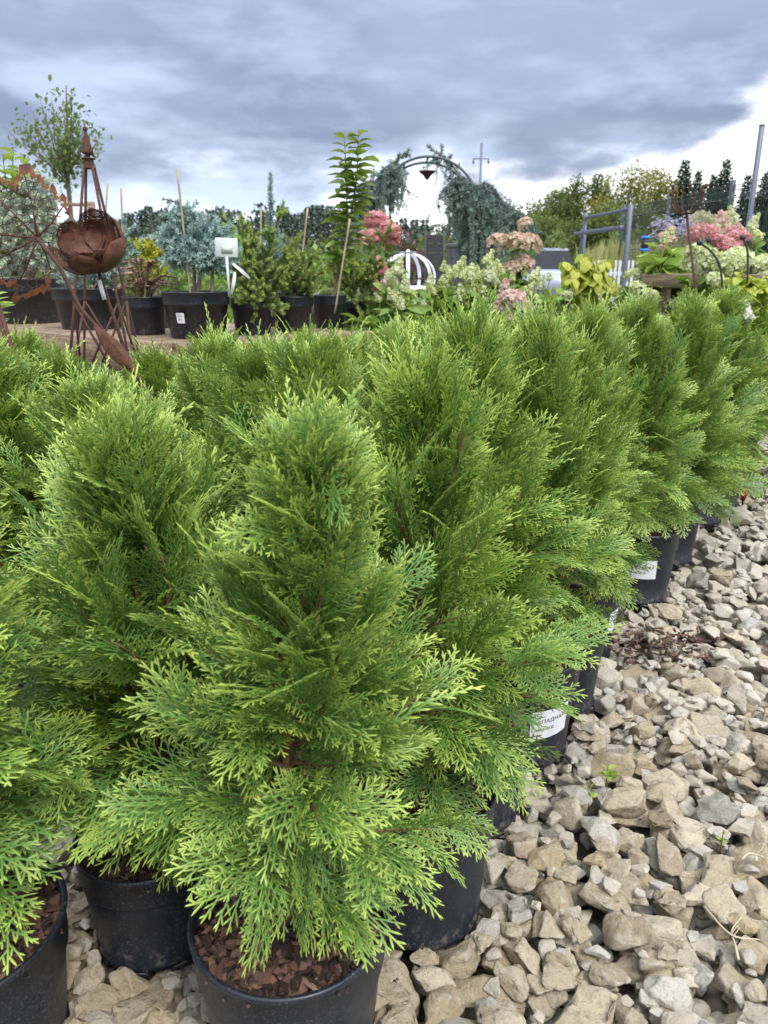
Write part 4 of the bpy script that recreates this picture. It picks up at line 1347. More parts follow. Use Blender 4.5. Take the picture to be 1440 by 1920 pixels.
def weeping(label, paths, seed, base, skirt):
    """main leaders along the arch with curtains of hanging shoots"""
    r = np.random.default_rng(seed)
    b = Vector(base)
    t = thing('weeping_spruce', label, 'tree', b)
    wd, nd = MB(), MB()
    for ctrl, L0, L1, dens in paths:
        c = curve_pts([Vector(p) - b for p in ctrl], 28)
        tube(wd, c, np.linspace(.018, .005, len(c)), 5)
        needles(nd, r, c, .035, 700, .5, thick=1.3)
        n = int(dens * len(c))
        for k in range(n):
            f = r.random(); i = min(int(f * (len(c) - 1)), len(c) - 2)
            p0 = c[i]; L = (L0 + (L1 - L0) * f) * r.uniform(.45, 1.25)
            L = min(L, max(p0[2] - .1, .08))
            a = r.random() * 6.283; s = r.uniform(.03, .13)
            q = [p0, p0 + np.array([math.cos(a) * s, math.sin(a) * s, -L * .15]), p0 + np.array([math.cos(a) * s * 1.3, math.sin(a) * s * 1.3, -L * .6]), p0 + np.array([math.cos(a) * s * 1.2, math.sin(a) * s * 1.2, -L])]
            q = curve_pts(q, 6)
            tube(wd, q, .003, 3, cap=False)
            needles(nd, r, q, .032, 520, .7, thick=1.5)
            for _ in range(3):
                i2 = r.integers(1, len(q) - 1); d2 = rvec(r, 1)[0] * .15 + (0, 0, -.07)
                needles(nd, r, [q[i2], q[i2] + d2], .028, 520, .7, thick=1.5)
    # short upright tips
    for p0, p1 in skirt:
        c = curve_pts([Vector(p0) - b, (Vector(p0) + Vector(p1)) / 2 - b, Vector(p1) - b], 6)
        tube(wd, c, .005, 4); needles(nd, r, c, .035, 800, .6, thick=1.4)
    wd.build('trunk', MAT['bark_grey'], t)
    nd.build('needles', MAT['weep_needle'], t, kind='stuff')
Y = 8.0
weeping('blue-grey weeping spruce trained over the right leg of the arch', [
    ([P(905, 640, Y), P(898, 470, Y), P(885, 385, Y), P(862, 330, Y), P(838, 300, Y - .1), P(812, 282, Y - .15)], .05, .05, .25),
    ([P(905, 480, Y), P(892, 390, Y - .3), P(895, 352, Y - .35), P(915, 345, Y - .3), P(940, 375, Y - .2)], .5, .65, 1.9),
    ([P(910, 420, Y), P(925, 378, Y), P(950, 388, Y + .1), P(975, 405, Y + .1), P(995, 430, Y + .1)], .50, .40, 2.0),
    ([P(893, 420, Y), P(885, 365, Y - .3), P(872, 338, Y - .3), P(858, 335, Y - .3), P(848, 355, Y - .3)], .45, .2, 1.5),
    ([P(893, 420, Y), P(882, 380, Y + .3), P(872, 350, Y + .3), P(862, 345, Y + .3)], .6, .4, 1.2)], 21, P(905, 640, Y) * 1.0, [
    (P(826, 292, Y), P(829, 272, Y)), (P(840, 303, Y), P(846, 290, Y)), (P(812, 284, Y), P(802, 272, Y)), (P(828, 300, Y), P(820, 308, Y)), (P(852, 315, Y), P(862, 310, Y)), (P(848, 312, Y), P(838, 318, Y))])
weeping('blue-grey weeping spruce hanging in a curtain on the left of the arch', [
    ([P(690, 620, Y), P(693, 450, Y), P(712, 345, Y), P(735, 310, Y), P(762, 286, Y)], .05, .05, .2),
    ([P(708, 360, Y), P(722, 322, Y), P(740, 308, Y), P(752, 320, Y - .3)], .36, .30, .7),
    ([P(715, 360, Y), P(728, 325, Y - .3), P(738, 315, Y - .35)], 0.36, .30, .5),
    ([P(700, 380, Y), P(702, 345, Y - .2), P(692, 340, Y - .2), P(680, 350, Y - .2)], .42, .36, .8)], 22, P(690, 620, Y), [
    (P(752, 298, Y), P(768, 280, Y)), (P(742, 305, Y), P(750, 288, Y)), (P(757, 292, Y), P(770, 292, Y))])
# ================================================================ DISPLAY TABLE (left) with potted plants
TZ = 0.95
A_ = Vector((-0.99, 3.74, TZ)); LD = Vector((-1.41, 1.06, 0)).normalized(); RD = Vector((.9, .76, 0)).normalized()
B_ = A_ + LD * 3.2; C_ = A_ + RD * 1.20
def table():
    t = thing('display_table', 'brown timber display table carrying the potted conifers', 'table', (A_.x, A_.y, 0))
    o = Vector((A_.x, A_.y, 0))
    bh = .16
    mb = MB(); beam_mesh(mb, A_ - o + LD * .06 - Vector((0, 0, bh / 2)), B_ - o - Vector((0, 0, bh / 2)), .045, bh, .005); mb.build('front_beam', MAT['wood'], t)
    mb = MB(); beam_mesh(mb, A_ - o - Vector((0, 0, bh / 2)), C_ - o - Vector((0, 0, bh / 2)), .045, bh, .005); mb.build('side_beam', MAT['wood'], t)
    # top boards run along the front beam
    nb = 9; wdt = 1.15 / nb
    me = None
    ang = math.atan2(LD.y, LD.x)
    for k in range(nb):
        if me is None:
            mb = MB(); beam_mesh(mb, (0.03, 0, 0), (3.2, 0, 0), wdt - .008, .025, .003); me = mb.mesh('top_board', MAT['wood'], False)
        b = link('top_board', me, t); q = RD * (.05 + wdt * (k + .5))
        b.location = A_ - o + q - Vector((0, 0, .018)); b.rotation_euler.z = ang
    for q in (LD * .12 + RD * .1, LD * 1.6 + RD * .1, LD * 3.0 + RD * .1, RD * 1.0 + LD * .1, LD * 1.6 + RD * 1.0):
        mb = MB(); p = A_ - o + q; beam_mesh(mb, (p.x, p.y, -.02), (p.x, p.y, TZ - .035), .08, .08, .005); mb.build('leg', MAT['wood'], t)
    mb = MB(); q = LD * .1 + RD * .09 ; beam_mesh(mb, A_ - o + q + Vector((0, 0, -.55)), A_ - o + q + LD * 3.0 + Vector((0, 0, -.55)), .03, .09, .004); mb.build('lower_rail', MAT['wood'], t)
table()

def tub(mb_r, h, loc, parent):
    """plain nursery container with a deep rim band"""
    r = mb_r; b = r * .80
    mb = MB()
    lathe(mb, [(.001, .006), (b - .01, .006), (b, 0), (b + .003, .006), (r * .93, h * .70), (r * .985, h * .715), (r * .99, h * .75), (r, h - .008), (r * 1.015, h - .006), (r * 1.015, h), (r * .96, h), (r * .94, h * .8), (.001, h * .82)], 44)
    mb.build('pot', MAT['pot'], parent)
    c = link('bark_mulch', CHIP_ME[POT_S], parent, 'stuff')
    c.location = (0, 0, h * .84); s = r * .90 / POT_S[0]; c.scale = (s, s, 1)

def on_table(u, v, w_px):
    p = PZ(u, v, TZ)
    r = w_px / 2 / FPX * (p.y * math.cos(PITCH) + (CAM_H - TZ) * math.sin(PITCH))
    d = Vector((p.x, p.y, 0)).normalized()
    return Vector((p.x, p.y, TZ - .004)) + d * r * .82, r

def rel(p, base): return np.array(tuple(Vector(p) - Vector(base)))

def spray_spruce(t, base, z0, tops, seed, mat_key, nl=.022, per=900, side=.10, tw=9, wood=.006, sag=0.0, nsub=2):
    """needle-clad leaders from the pot at base to each (world) tip, with side twigs"""
    r = np.random.default_rng(seed)
    wd, nd = MB(), MB()
    for tip in tops:
        e = rel(tip, base); s0 = np.array([r.normal() * .012, r.normal() * .012, z0])
        mid = s0 * .5 + e * .5 + np.array([0, 0, sag * np.linalg.norm(e - s0)])
        c = curve_pts([s0, mid, e], 12)
        tube(wd, c, np.linspace(wood, .002, len(c)), 5)
        needles(nd, r, c[2:], nl, per, .75, thick=1.3)
        k = tw
        for q in range(k):
            f = .22 + .7 * (q + r.random()) / k
            i = min(int(f * (len(c) - 1)), len(c) - 2)
            td = nrm(c[i + 1] - c[i]); a = rvec(r, 1)[0]; a = nrm(a - td * (a @ td)); a[2] *= .5
            L = side * (1.15 - .6 * f) * r.uniform(.6, 1.3)
            d = nrm(a + td * .75)
            p1 = c[i] + d * L
            tube(wd, [c[i], p1], (.0025, .001), 4)
            needles(nd, r, [c[i], p1], nl * .95, per, .75, thick=1.3)
            for _ in range(nsub):
                m_ = c[i] + d * L * r.uniform(.35, .8); a2 = nrm(a + d + r.normal(size=3) * .8) * L * .5
                needles(nd, r, [m_, m_ + a2], nl * .9, per, .6, thick=1.5)
    wd.build('stem', MAT['bark_grey'], t)
    nd.build('needles', MAT[mat_key], t, kind='stuff')

def ball_conifer(t, base, z0, blobs, seed, mat_key, n, nl=.022, trunk=True, twl=.06, flat=.0):
    """dense crown made of many short needled shoots on blob surfaces (world blobs: centre, rx, rz)"""
    r = np.random.default_rng(seed)
    wd, nd = MB(), MB()
    for (c, rx, rz) in blobs:
        cc = rel(c, base)
        if trunk: tube(wd, curve_pts([(0, 0, z0), (cc[0] * .5, cc[1] * .5, z0 * .5 + cc[2] * .5), cc], 6), np.linspace(.011, .004, 7), 6)
        for k in range(n):
            d = rvec(r, 1)[0]
            f = r.uniform(.45, 1.0)
            p = cc + d * f * np.array([rx, rx, rz])
            dd = nrm(d + r.normal(size=3) * .45 + (0, 0, flat)) * twl * r.uniform(.6, 1.3)
            needles(nd, r, [p - dd * .5, p + dd * .5], nl, 800, .7, thick=1.5)
    wd.build('trunk', MAT['bark_grey'], t)
    nd.build('needles', MAT[mat_key], t, kind='stuff')

def leaf_plant(t, base, z0, stems, seed, leafm, lsize, step, tpl=LEAF, single=True, up_tilt=.4, droop=0.0, name='leaf'):
    """stems (world control points) set with individual leaves"""
    r = np.random.default_rng(seed)
    wd = MB()
    mes = []
    if single:
        for k in range(4):
            mb = MB(); v = tpl[0].copy(); v[:, 2] *= r.uniform(.5, 1.6)
            mb.add(v, tpl[1], None, np.broadcast_to(np.array([r.random(), r.random(), 0]), (len(v), 3))); mes.append(mb.mesh(name, MAT[leafm]))
    lf = MB()
    for st in stems:
        c = curve_pts([rel(p, base) if not isinstance(p, np.ndarray) else p for p in st], 24)
        tube(wd, c, np.linspace(.007, .0025, len(c)), 6)
        L = np.linalg.norm(np.diff(c, axis=0), axis=1).sum()
        n = max(2, int(L / step))
        a = r.random() * 6
        for k in range(n):
            f = .22 + .78 * k / n; i = min(int(f * (len(c) - 1)), len(c) - 2)
            a += 2.4 + r.normal() * .3
            d = np.array([math.cos(a), math.sin(a), up_tilt * (.4 + f) - droop])
            s = lsize * r.uniform(.75, 1.15) * (1.0 if f < .85 else .65)
            if single:
                o = link(name, mes[k % 4], t)
                F = frames(d[None], np.array([[r.normal() * .25, r.normal() * .25, 1.0]]))[0]
                o.matrix_local = Matrix.LocRotScale(Vector(c[i].tolist()), Matrix(F.tolist()).to_quaternion(), Vector((s, s, s)))
            else:
                put_leaves(lf, r, c[i][None], d[None], s, tpl)
    wd.build('stem', MAT['stemgreen'], t)
    if not single: lf.build('leaves', MAT[leafm], t, kind='stuff')

def potted(name, label, cat, u, v, wpx, hpx, group='potted plants on the table'):
    p, r = on_table(u, v, wpx)
    t = thing(name, label, cat, p, random.random() * 0, group)
    h = hpx / FPX * p.y
    tub(r, h, p, t)
    return t, p, h * .82, p.y

# big tub with a pale silver spruce, far left
t, b, z0, Y = potted('potted_spruce', 'pale silver-green dwarf spruce in the big tub behind the rusty leaf', 'potted conifer', 62, 606, 134, 76)
ball_conifer(t, b, z0, [(P(20, 470, Y), .20, .17), (P(85, 470, Y), .16, .15), (P(50, 400, Y), .20, .17), (P(75, 365, Y), .11, .12), (P(15, 410, Y), .13, .13)], 31, 'silver_needle', 105, .022, True, .09)
t, b, z0, Y = potted('potted_spruce', 'spreading blue-green spruce in the wide tub behind the obelisk', 'potted conifer', 174, 617, 134, 70)
spray_spruce(t, b, z0, [P(250, 425, Y), P(300, 435, Y), P(115, 500, Y), P(190, 470, Y), P(225, 500, Y), P(140, 520, Y), P(270, 455, Y), P(165, 495, Y)], 32, 'blue_needle', .020, 1500, .13, 8, .007, .10)
t, b, z0, Y = potted('potted_barberry', 'purple-pink barberry arching out of a small black pot', 'potted shrub', 276, 627, 82, 66)
rb = np.random.default_rng(91)
stems_ = []
for k in range(30):
    x = rb.uniform(208, 345); y = 476 + abs(x - 268) ** 1.25 * .16 + rb.uniform(0, 55)
    e = rel(P(x, y, Y + rb.normal() * .10), b)
    stems_.append([np.array([rb.normal() * .02, rb.normal() * .02, z0]), np.array([e[0] * .45, e[1] * .45, z0 + (e[2] - z0) * .75 + .03]), e])
leaf_plant(t, b, z0, stems_, 33, 'barberry', .022, .0055, LEAF, False, .4)
# lime conifer behind the barberry
p = P(290, 560, Y + .45); p.z = TZ
t = thing('potted_cypress', 'small lime-yellow threadleaf conifer glowing between barberry and blue spruce', 'potted conifer', p, 0, 'potted plants on the table')
tub(.10, .17, p, t)
ball_conifer(t, p, .14, [(P(288, 472, Y + .45), .075, .07), (P(272, 466, Y + .45), .05, .05), (P(303, 468, Y + .45), .05, .05), (P(288, 505, Y + .45), .07, .08)], 34, 'lime_needle', 70, .016, True, .06, .6)

t, b, z0, Y = potted('potted_spruce', 'blue spruce on short bare trunks in the wide pot with a price sticker', 'potted conifer', 373, 634, 127, 80)
BLUE = (t, b, z0, Y)
ball_conifer(t, b, z0, [(P(365, 452, Y), .14, .12), (P(402, 450, Y + .05), .11, .11), (P(330, 448, Y + .05), .10, .07), (P(345, 415, Y), .08, .08), (P(385, 485, Y - .03), .08, .06), (P(415, 485, Y + .05), .07, .06), (P(340, 483, Y), .08, .05)], 35, 'blue_needle', 80, .024, False, .08)
mb = MB()
for u0, v0, u1, v1 in ((365, 560, 362, 470), (370, 560, 378, 475), (397, 560, 398, 480)):
    c = curve_pts([rel(P(u0, v0, Y), b), rel(P((u0 + u1) / 2 + 1, (v0 + v1) / 2, Y), b), rel(P(u1, v1, Y), b)], 6); tube(mb, c, np.linspace(.012, .007, len(c)), 7)
c = curve_pts([rel(P(345, 440, Y), b), rel(P(341, 390, Y), b), rel(P(325, 378, Y), b), rel(P(304, 373, Y), b)], 10); tube(mb, c, np.linspace(.006, .003, len(c)), 5)
mb.build('trunk', MAT['bark_grey'], t)
nd = MB(); rr_ = np.random.default_rng(4); needles(nd, rr_, c[2:], .018, 700, .6, thick=1.5)
for dx in (8, 16): needles(nd, rr_, [c[-3], c[-3] + np.array([-.02, 0, -.05])], .018, 700, .6, thick=1.5)
nd.build('leader', MAT['weep_needle'], t, kind='stuff')
rpot = 127 / 2 / FPX * (b.y * math.cos(PITCH) + .35 * math.sin(PITCH))
aa = math.atan2(-b.y, -b.x) - .55
mb = MB(); hh = 80 / FPX * b.y
sv = []
for zz_ in (hh * .34, hh * .56):
    for q in np.linspace(-.14, .14, 6):
        rr2 = rpot * (.80 + .13 * zz_ / (hh * .7)) + .003
        sv.append((math.cos(aa + q) * rr2, math.sin(aa + q) * rr2, zz_))
mb.add(sv, None, [(i, i + 1, i + 7, i + 6) for i in range(5)]); lab = mb.build('label', MAT['paper'], t)
mb = MB()
for txt, size, zc in (('Ель', .016, hh * .50), ('850р', .012, hh * .42)):
    tv, tf = text_mesh(txt, size)
    mb.add([(math.cos(aa + x / rpot) * (rpot * (.80 + .13 * (zc + y) / (hh * .7)) + .005), math.sin(aa + x / rpot) * (rpot * (.80 + .13 * (zc + y) / (hh * .7)) + .005), zc + y) for x, y, _ in tv], tf)
mb.build('print', MAT['ink'], lab, False, 'stuff')

t, b, z0, Y = potted('potted_spruce', 'sprawling green spruce with stiff angled branches in the pot beside the white sign', 'potted conifer', 475, 627, 80, 64)
spray_spruce(t, b, z0, [P(452, 400, Y), P(532, 378, Y), P(565, 436, Y), P(470, 430, Y), P(515, 440, Y), P(440, 470, Y), P(528, 580, Y - .2), P(475, 555, Y - .22), P(540, 500, Y - .1), P(600, 470, Y), P(455, 520, Y - .1), P(560, 500, Y)], 36, 'green_needle', .019, 2400, .11, 9, .008, .02, 1)
t, b, z0, Y = potted('potted_spruce', 'green spruce with a flat dense crown in the middle one of three pots', 'potted conifer', 551, 622, 77, 62)
spray_spruce(t, b, z0, [P(510, 500, Y), P(545, 490, Y), P(590, 480, Y), P(575, 505, Y), P(530, 520, Y - .1), P(605, 500, Y), P(560, 470, Y), P(585, 530, Y - .1)], 37, 'green_needle', .019, 2400, .10, 7, .007, .06, 1)
t, b, z0, Y = potted('potted_sapling', 'slender broad-leaved sapling tied to a cane in the right-hand pot', 'potted tree', 619, 615, 64, 58)
leaf_plant(t, b, z0, [[np.array([.01, 0, z0]), P(648, 470, Y), P(650, 360, Y), P(645, 245, Y)], [np.array([.01, 0, z0]), P(652, 430, Y), P(668, 340, Y - .03), P(672, 242, Y - .03)]], 38, 'pear_leaf', .135, .016, LEAF, True, .35, .10)
t2, b2, z2, Y2 = potted('potted_spruce', 'green spruce whose long branches droop over the right end of the table', 'potted conifer', 668, 608, 52, 40)
spray_spruce(t2, b2, z2, [P(735, 415, Y2), P(600, 440, Y2), P(625, 455, Y2), P(720, 490, Y2), P(690, 560, Y2 - .2), P(680, 590, Y2 - .2), P(650, 470, Y2), P(700, 470, Y2), P(615, 490, Y2), P(640, 500, Y2 - .1)], 39, 'green_needle', .019, 2400, .11, 7, .008, .05, 1)
p = P(512, 560, 5.0); p.z = TZ
t = thing('potted_spruce', 'slim upright blue spruce leader rising behind the sprawling green spruce', 'potted conifer', p, 0, 'potted plants on the table')
tub(.13, .20, p, t)
spray_spruce(t, p, .17, [P(507, 325, 5.0), P(500, 400, 5.0), P(520, 430, 5.0), P(490, 440, 5.0)], 40, 'blue_needle', .030, 1600, .06, 6, .008, 0)
# bright leafy shrub rising at the left border
p = P(20, 560, 5.6); p.z = TZ
t = thing('potted_shrub', 'bright yellow-green broad-leaved shrub at the left border above the rusty leaf', 'potted shrub', p, 0, 'potted plants on the table')
tub(.14, .22, p, t)
leaf_plant(t, p, .18, [[np.array([0, 0, .18]), P(20, 430, 5.6), P(x, y, 5.6 + dy)] for x, y, dy in ((25, 275, -.3), (50, 300, -.3), (5, 290, -.35), (38, 320, -.4), (-10, 320, -.3), (62, 335, -.3))], 41, 'bright_leaf', .17, .035, LEAF, True, .5, .1)

def cane(label, u0, v0, u1, v1, Y, z0=TZ + .1):
    a = P(u0, v0, Y); top = P(u1, v1, Y)
    d = (a - top).normalized()
    if d.z > -.05: d.z = -.5
    k = (a.z - z0) / max(-d.z, .05)
    a = a + d * max(k, 0)
    t = thing('bamboo_cane', label, 'cane', a, 0, 'canes among the potted plants')
    mb = MB(); L = (top - a)
    n = 9
    pts = [L * (i / n) for i in range(n + 1)]
    rad = [.0052 if i % 3 else .0062 for i in range(n + 1)]
    tube(mb, pts, rad, 7); mb.build('shaft', MAT['bamboo'], t)
cane('tall pale cane standing over the blue spruce', 341, 400, 332, 316, 4.1)
cane('short pale cane left of the blue-green branch, right of the obelisk', 230, 440, 227, 353, 4.9)
cane('pale cane just right of the obelisk tip rods', 198, 400, 202, 344, 5.2)
cane('leaning pale cane in front of the slim blue leader', 568, 470, 577, 390, 4.7)
cane('pale upright cane between the sprawling spruce and leaning cane', 489, 430, 490, 388, 4.8)
cane('cane tied to the broad-leaved sapling', 632, 560, 656, 410, 4.45)

def plant_sign():
    Y = 3.78
    top = P(424, 446, Y); bot = P(425, 482, Y); foot = P(430, 556, Y)
    t = thing('plant_sign', 'square white plastic sign on a stalk stuck in the stickered pot', 'sign', foot)
    w = 40 / FPX * Y
    mb = MB(); h = (top - bot).length
    beam_mesh(mb, rel(bot, foot), rel(top, foot), w, .003, .0014); mb.build('plate', MAT['sign_white'], t)
    mb = MB(); c = (rel(top, foot) + rel(bot, foot)) / 2
    box(mb, c + np.array([.002, -.0035, -.008]), (w * .5, .002, h * .42)); mb.build('picture', solid_mat('faded_print', (0.60, 0.64, 0.58), (0.48, 0.54, 0.46), .5, scale=60), t)
    mb = MB(); tube(mb, [rel(foot, foot), rel(bot, foot) * .5, rel(bot, foot)], .0065, 6); mb.build('stalk', MAT['sign_white'], t)
    for u0, v0, u1, v1, lab in ((434, 552, 440, 510, 'thin white plastic tag curling up beside the white sign'), (436, 494, 468, 522, 'white paper loop tag hanging on the spruce next to the sign')):
        a, b_ = P(u0, v0, Y), P(u1, v1, Y)
        g = thing('plant_tag', lab, 'tag', a)
        mb = MB(); d = rel(b_, a); sd = nrm(np.cross(d, (0, 1, 0))) * .008
        v = []
        for i in range(7):
            f = i / 6; q = d * f + np.array([math.sin(f * 3) * .006, -math.sin(f * 3.1) * .02, 0]); v += [q - sd * (.5 + .5 * math.sin(f * 3.1)), q + sd * (.5 + .5 * math.sin(f * 3.1))]
        v = np.array(v); n = len(v)
        mb.add(np.concatenate([v, v + np.array([0, .0015, 0])]), None, [(2 * i, 2 * i + 1, 2 * i + 3, 2 * i + 2) for i in range(6)] + [(n + 2 * i, n + 2 * i + 2, n + 2 * i + 3, n + 2 * i + 1) for i in range(6)])
        mb.build('strip', MAT['paper'], g)
plant_sign()

# white boxes of labels behind the pots
def info_card():
    Y = 4.9; p = P(578, 562, Y); p.z = TZ
    t = thing('info_card', 'white card standing behind the middle pots', 'card', p)
    mb = MB(); box(mb, (0, 0, .11), (.14, .004, .2), np.array(Matrix.Rotation(.12, 3, 'X'))); mb.build('card', MAT['paper'], t)
    mb = MB(); box(mb, (0, .03, .05), (.05, .05, .004), np.array(Matrix.Rotation(.8, 3, 'X'))); mb.build('stand', MAT['paper'], t)
info_card()

# ================================================================ RUSTY METAL ORNAMENTS (left)
def obelisk():
    Y = 3.05
    top = P(160, 228, Y); col = P(167, 311, Y)
    cx = P(196, 640, Y).x - .02
    t = thing('garden_obelisk', 'rusty four-legged garden obelisk with a spear finial', 'plant support', (cx, Y, 0))
    o = Vector((cx, Y, 0))
    zc = col.z; ax = col.x - cx
    lean = ax
    def ctr(z): return np.array([lean * z / zc, 0, 0])
    def half(z): return .016 + (.27 - .016) * (1 - z / zc)
    zn = P(150, 566, Y).z
    rot = R(7)
    cs = [np.array([math.cos(a), math.sin(a), 0]) * 1.25 for a in (rot + math.pi / 4 + k * math.pi / 2 for k in range(4))]
    def corner(k, z): return ctr(z) + cs[k] * half(z) + np.array([0, 0, z])
    for k in range(4):
        mb = MB(); tube(mb, [corner(k, z) for z in np.linspace(0, zc, 8)], .0052, 7); mb.build('leg', MAT['rust'], t)
    # lattice: crossing diagonals on each face below the nodes
    for k in range(4):
        k2 = (k + 1) % 4
        for za, zb in ((zn, zn - .42), (zn - .42, zn - .84)):
            for a, b in ((k, k2), (k2, k)):
                mb = MB(); e = .97
                p0, p1 = corner(a, za) * 1, corner(b, zb)
                tube(mb, [p0, (p0 + p1) / 2 + cs[k] * .003 * (1 if a == k else -1), p1], .0045, 6); mb.build('lattice_bar', MAT['rust'], t)
    f = top.z - zc
    prof = [(.001, 0), (.024, .0), (.026, .004), (.020, .010), (.0195, .012), (.0195, .055), (.020, .058), (.027, .062), (.027, .067), (.012, .070), (.007, .078), (.009, .085), (.0215, .098), (.022, .108), (.017, .145), (.0115, .19), (.0065, .228), (.005, .236), (.0095, .243), (.0105, .252), (.0085, .262), (.001, .268)]
    k = f / .27 * .92
    mb = MB(); lathe(mb, [(r_ * .92, z * k * 1.06) for r_, z in prof], 12); fi = mb.build('finial', MAT['rust'], t, smooth=True); fi.location = Vector(ctr(zc).tolist()) + Vector((0, 0, zc - .01))
    # small white price sleeve on one leg
obelisk()

def perforated():
    m, t = mat('perforated_rusty_sheet')
    co = N(t, 'ShaderNodeTexCoord').outputs['Object']
    n = NOISE(t, co, 40, 4, .6)
    c = MIX(t, RNG(t, n, .35, .65), (0.085, 0.032, 0.020), (0.15, 0.055, 0.030))
    vo = N(t, 'ShaderNodeTexVoronoi', {'Vector': co, 'Scale': 230.0, 'Randomness': 0.0}).outputs['Distance']
    hole = RNG(t, vo, 0.30, 0.25)
    p = N(t, 'ShaderNodeBsdfPrincipled', {'Base Color': c, 'Roughness': .75, 'Normal': bump(t, vo, .5, .002)})
    tr = N(t, 'ShaderNodeBsdfTransparent')
    out(t, N(t, 'ShaderNodeMixShader', {0: hole, 1: p.outputs[0], 2: tr.outputs[0]}).outputs[0])
    return m
MAT['perf'] = perforated()

def metal_flower():
    Y = 2.62
    c = P(166, 452, Y); foot = P(250, 705, Y + .02)
    d = (foot - P(180, 495, Y)).normalized()
    k = foot.z / -d.z
    ft = foot + d * k
    t = thing('metal_flower', 'rusty perforated metal lotus bowl on a thin leaning rod', 'garden ornament', ft)
    cc = rel(c, ft)
    mb = MB(); tube(mb, [np.zeros(3), rel(P(215, 600, Y), ft), rel(P(180, 495, Y), ft), cc - (0, 0, .06)], .006, 7); mb.build('rod', MAT['rust'], t)
    mb = MB(); a0, a1 = rel(P(187, 525, Y), ft), rel(P(197, 562, Y), ft); tube(mb, [a0, a1], .0092, 8); sl = mb.build('price_sleeve', MAT['paper'], t)
    tilt = Matrix.Rotation(R(42), 3, 'X') @ Matrix.Rotation(R(-6), 3, 'Y')
    S = 61 / FPX * Y
    for ring, (n, rad, thm, W, lift) in enumerate(((6, 1.0, R(112), .60, 0.0), (5, .78, R(104), .46, .05), (4, .50, R(96), .32, .12))):
        for j in range(n):
            a = (j + ring * .5) * 6.283 / n - 1.57
            mb = MB(); v = []; nu, nv = 8, 10
            for iv in range(nv + 1):
                f = iv / nv
                th = .10 + (thm - .10) * f
                rr = rad * math.sin(th) * (1 + .06 * f); zz = -.86 * rad * math.cos(th) - .14 * (1 - rad) + lift
                sh = min(1, .40 + 1.25 * f) if f < .48 else math.sqrt(max(0.0, 1 - ((f - .48) / .52) ** 2.4))
                w = W * sh * rad ** .3
                for iu in range(nu + 1):
                    q_ = (iu / nu - .5) * 2
                    ang = a + max(-.66, min(.66, q_ * w / max(rr, .18)))
                    bulge = 1 + (.09 if (j % 2) else -.03) - .03 * q_ * q_
                    v.append(tilt @ (Vector((math.cos(ang) * rr * bulge, math.sin(ang) * rr * bulge, zz)) * S))
            qd = [(r_ * (nu + 1) + i, r_ * (nu + 1) + i + 1, (r_ + 1) * (nu + 1) + i + 1, (r_ + 1) * (nu + 1) + i) for r_ in range(nv) for i in range(nu)]
            mb.add([tuple(x) for x in v], None, qd)
            o = mb.build('petal', MAT['perf'], t); o.location = Vector(cc.tolist())
metal_flower()

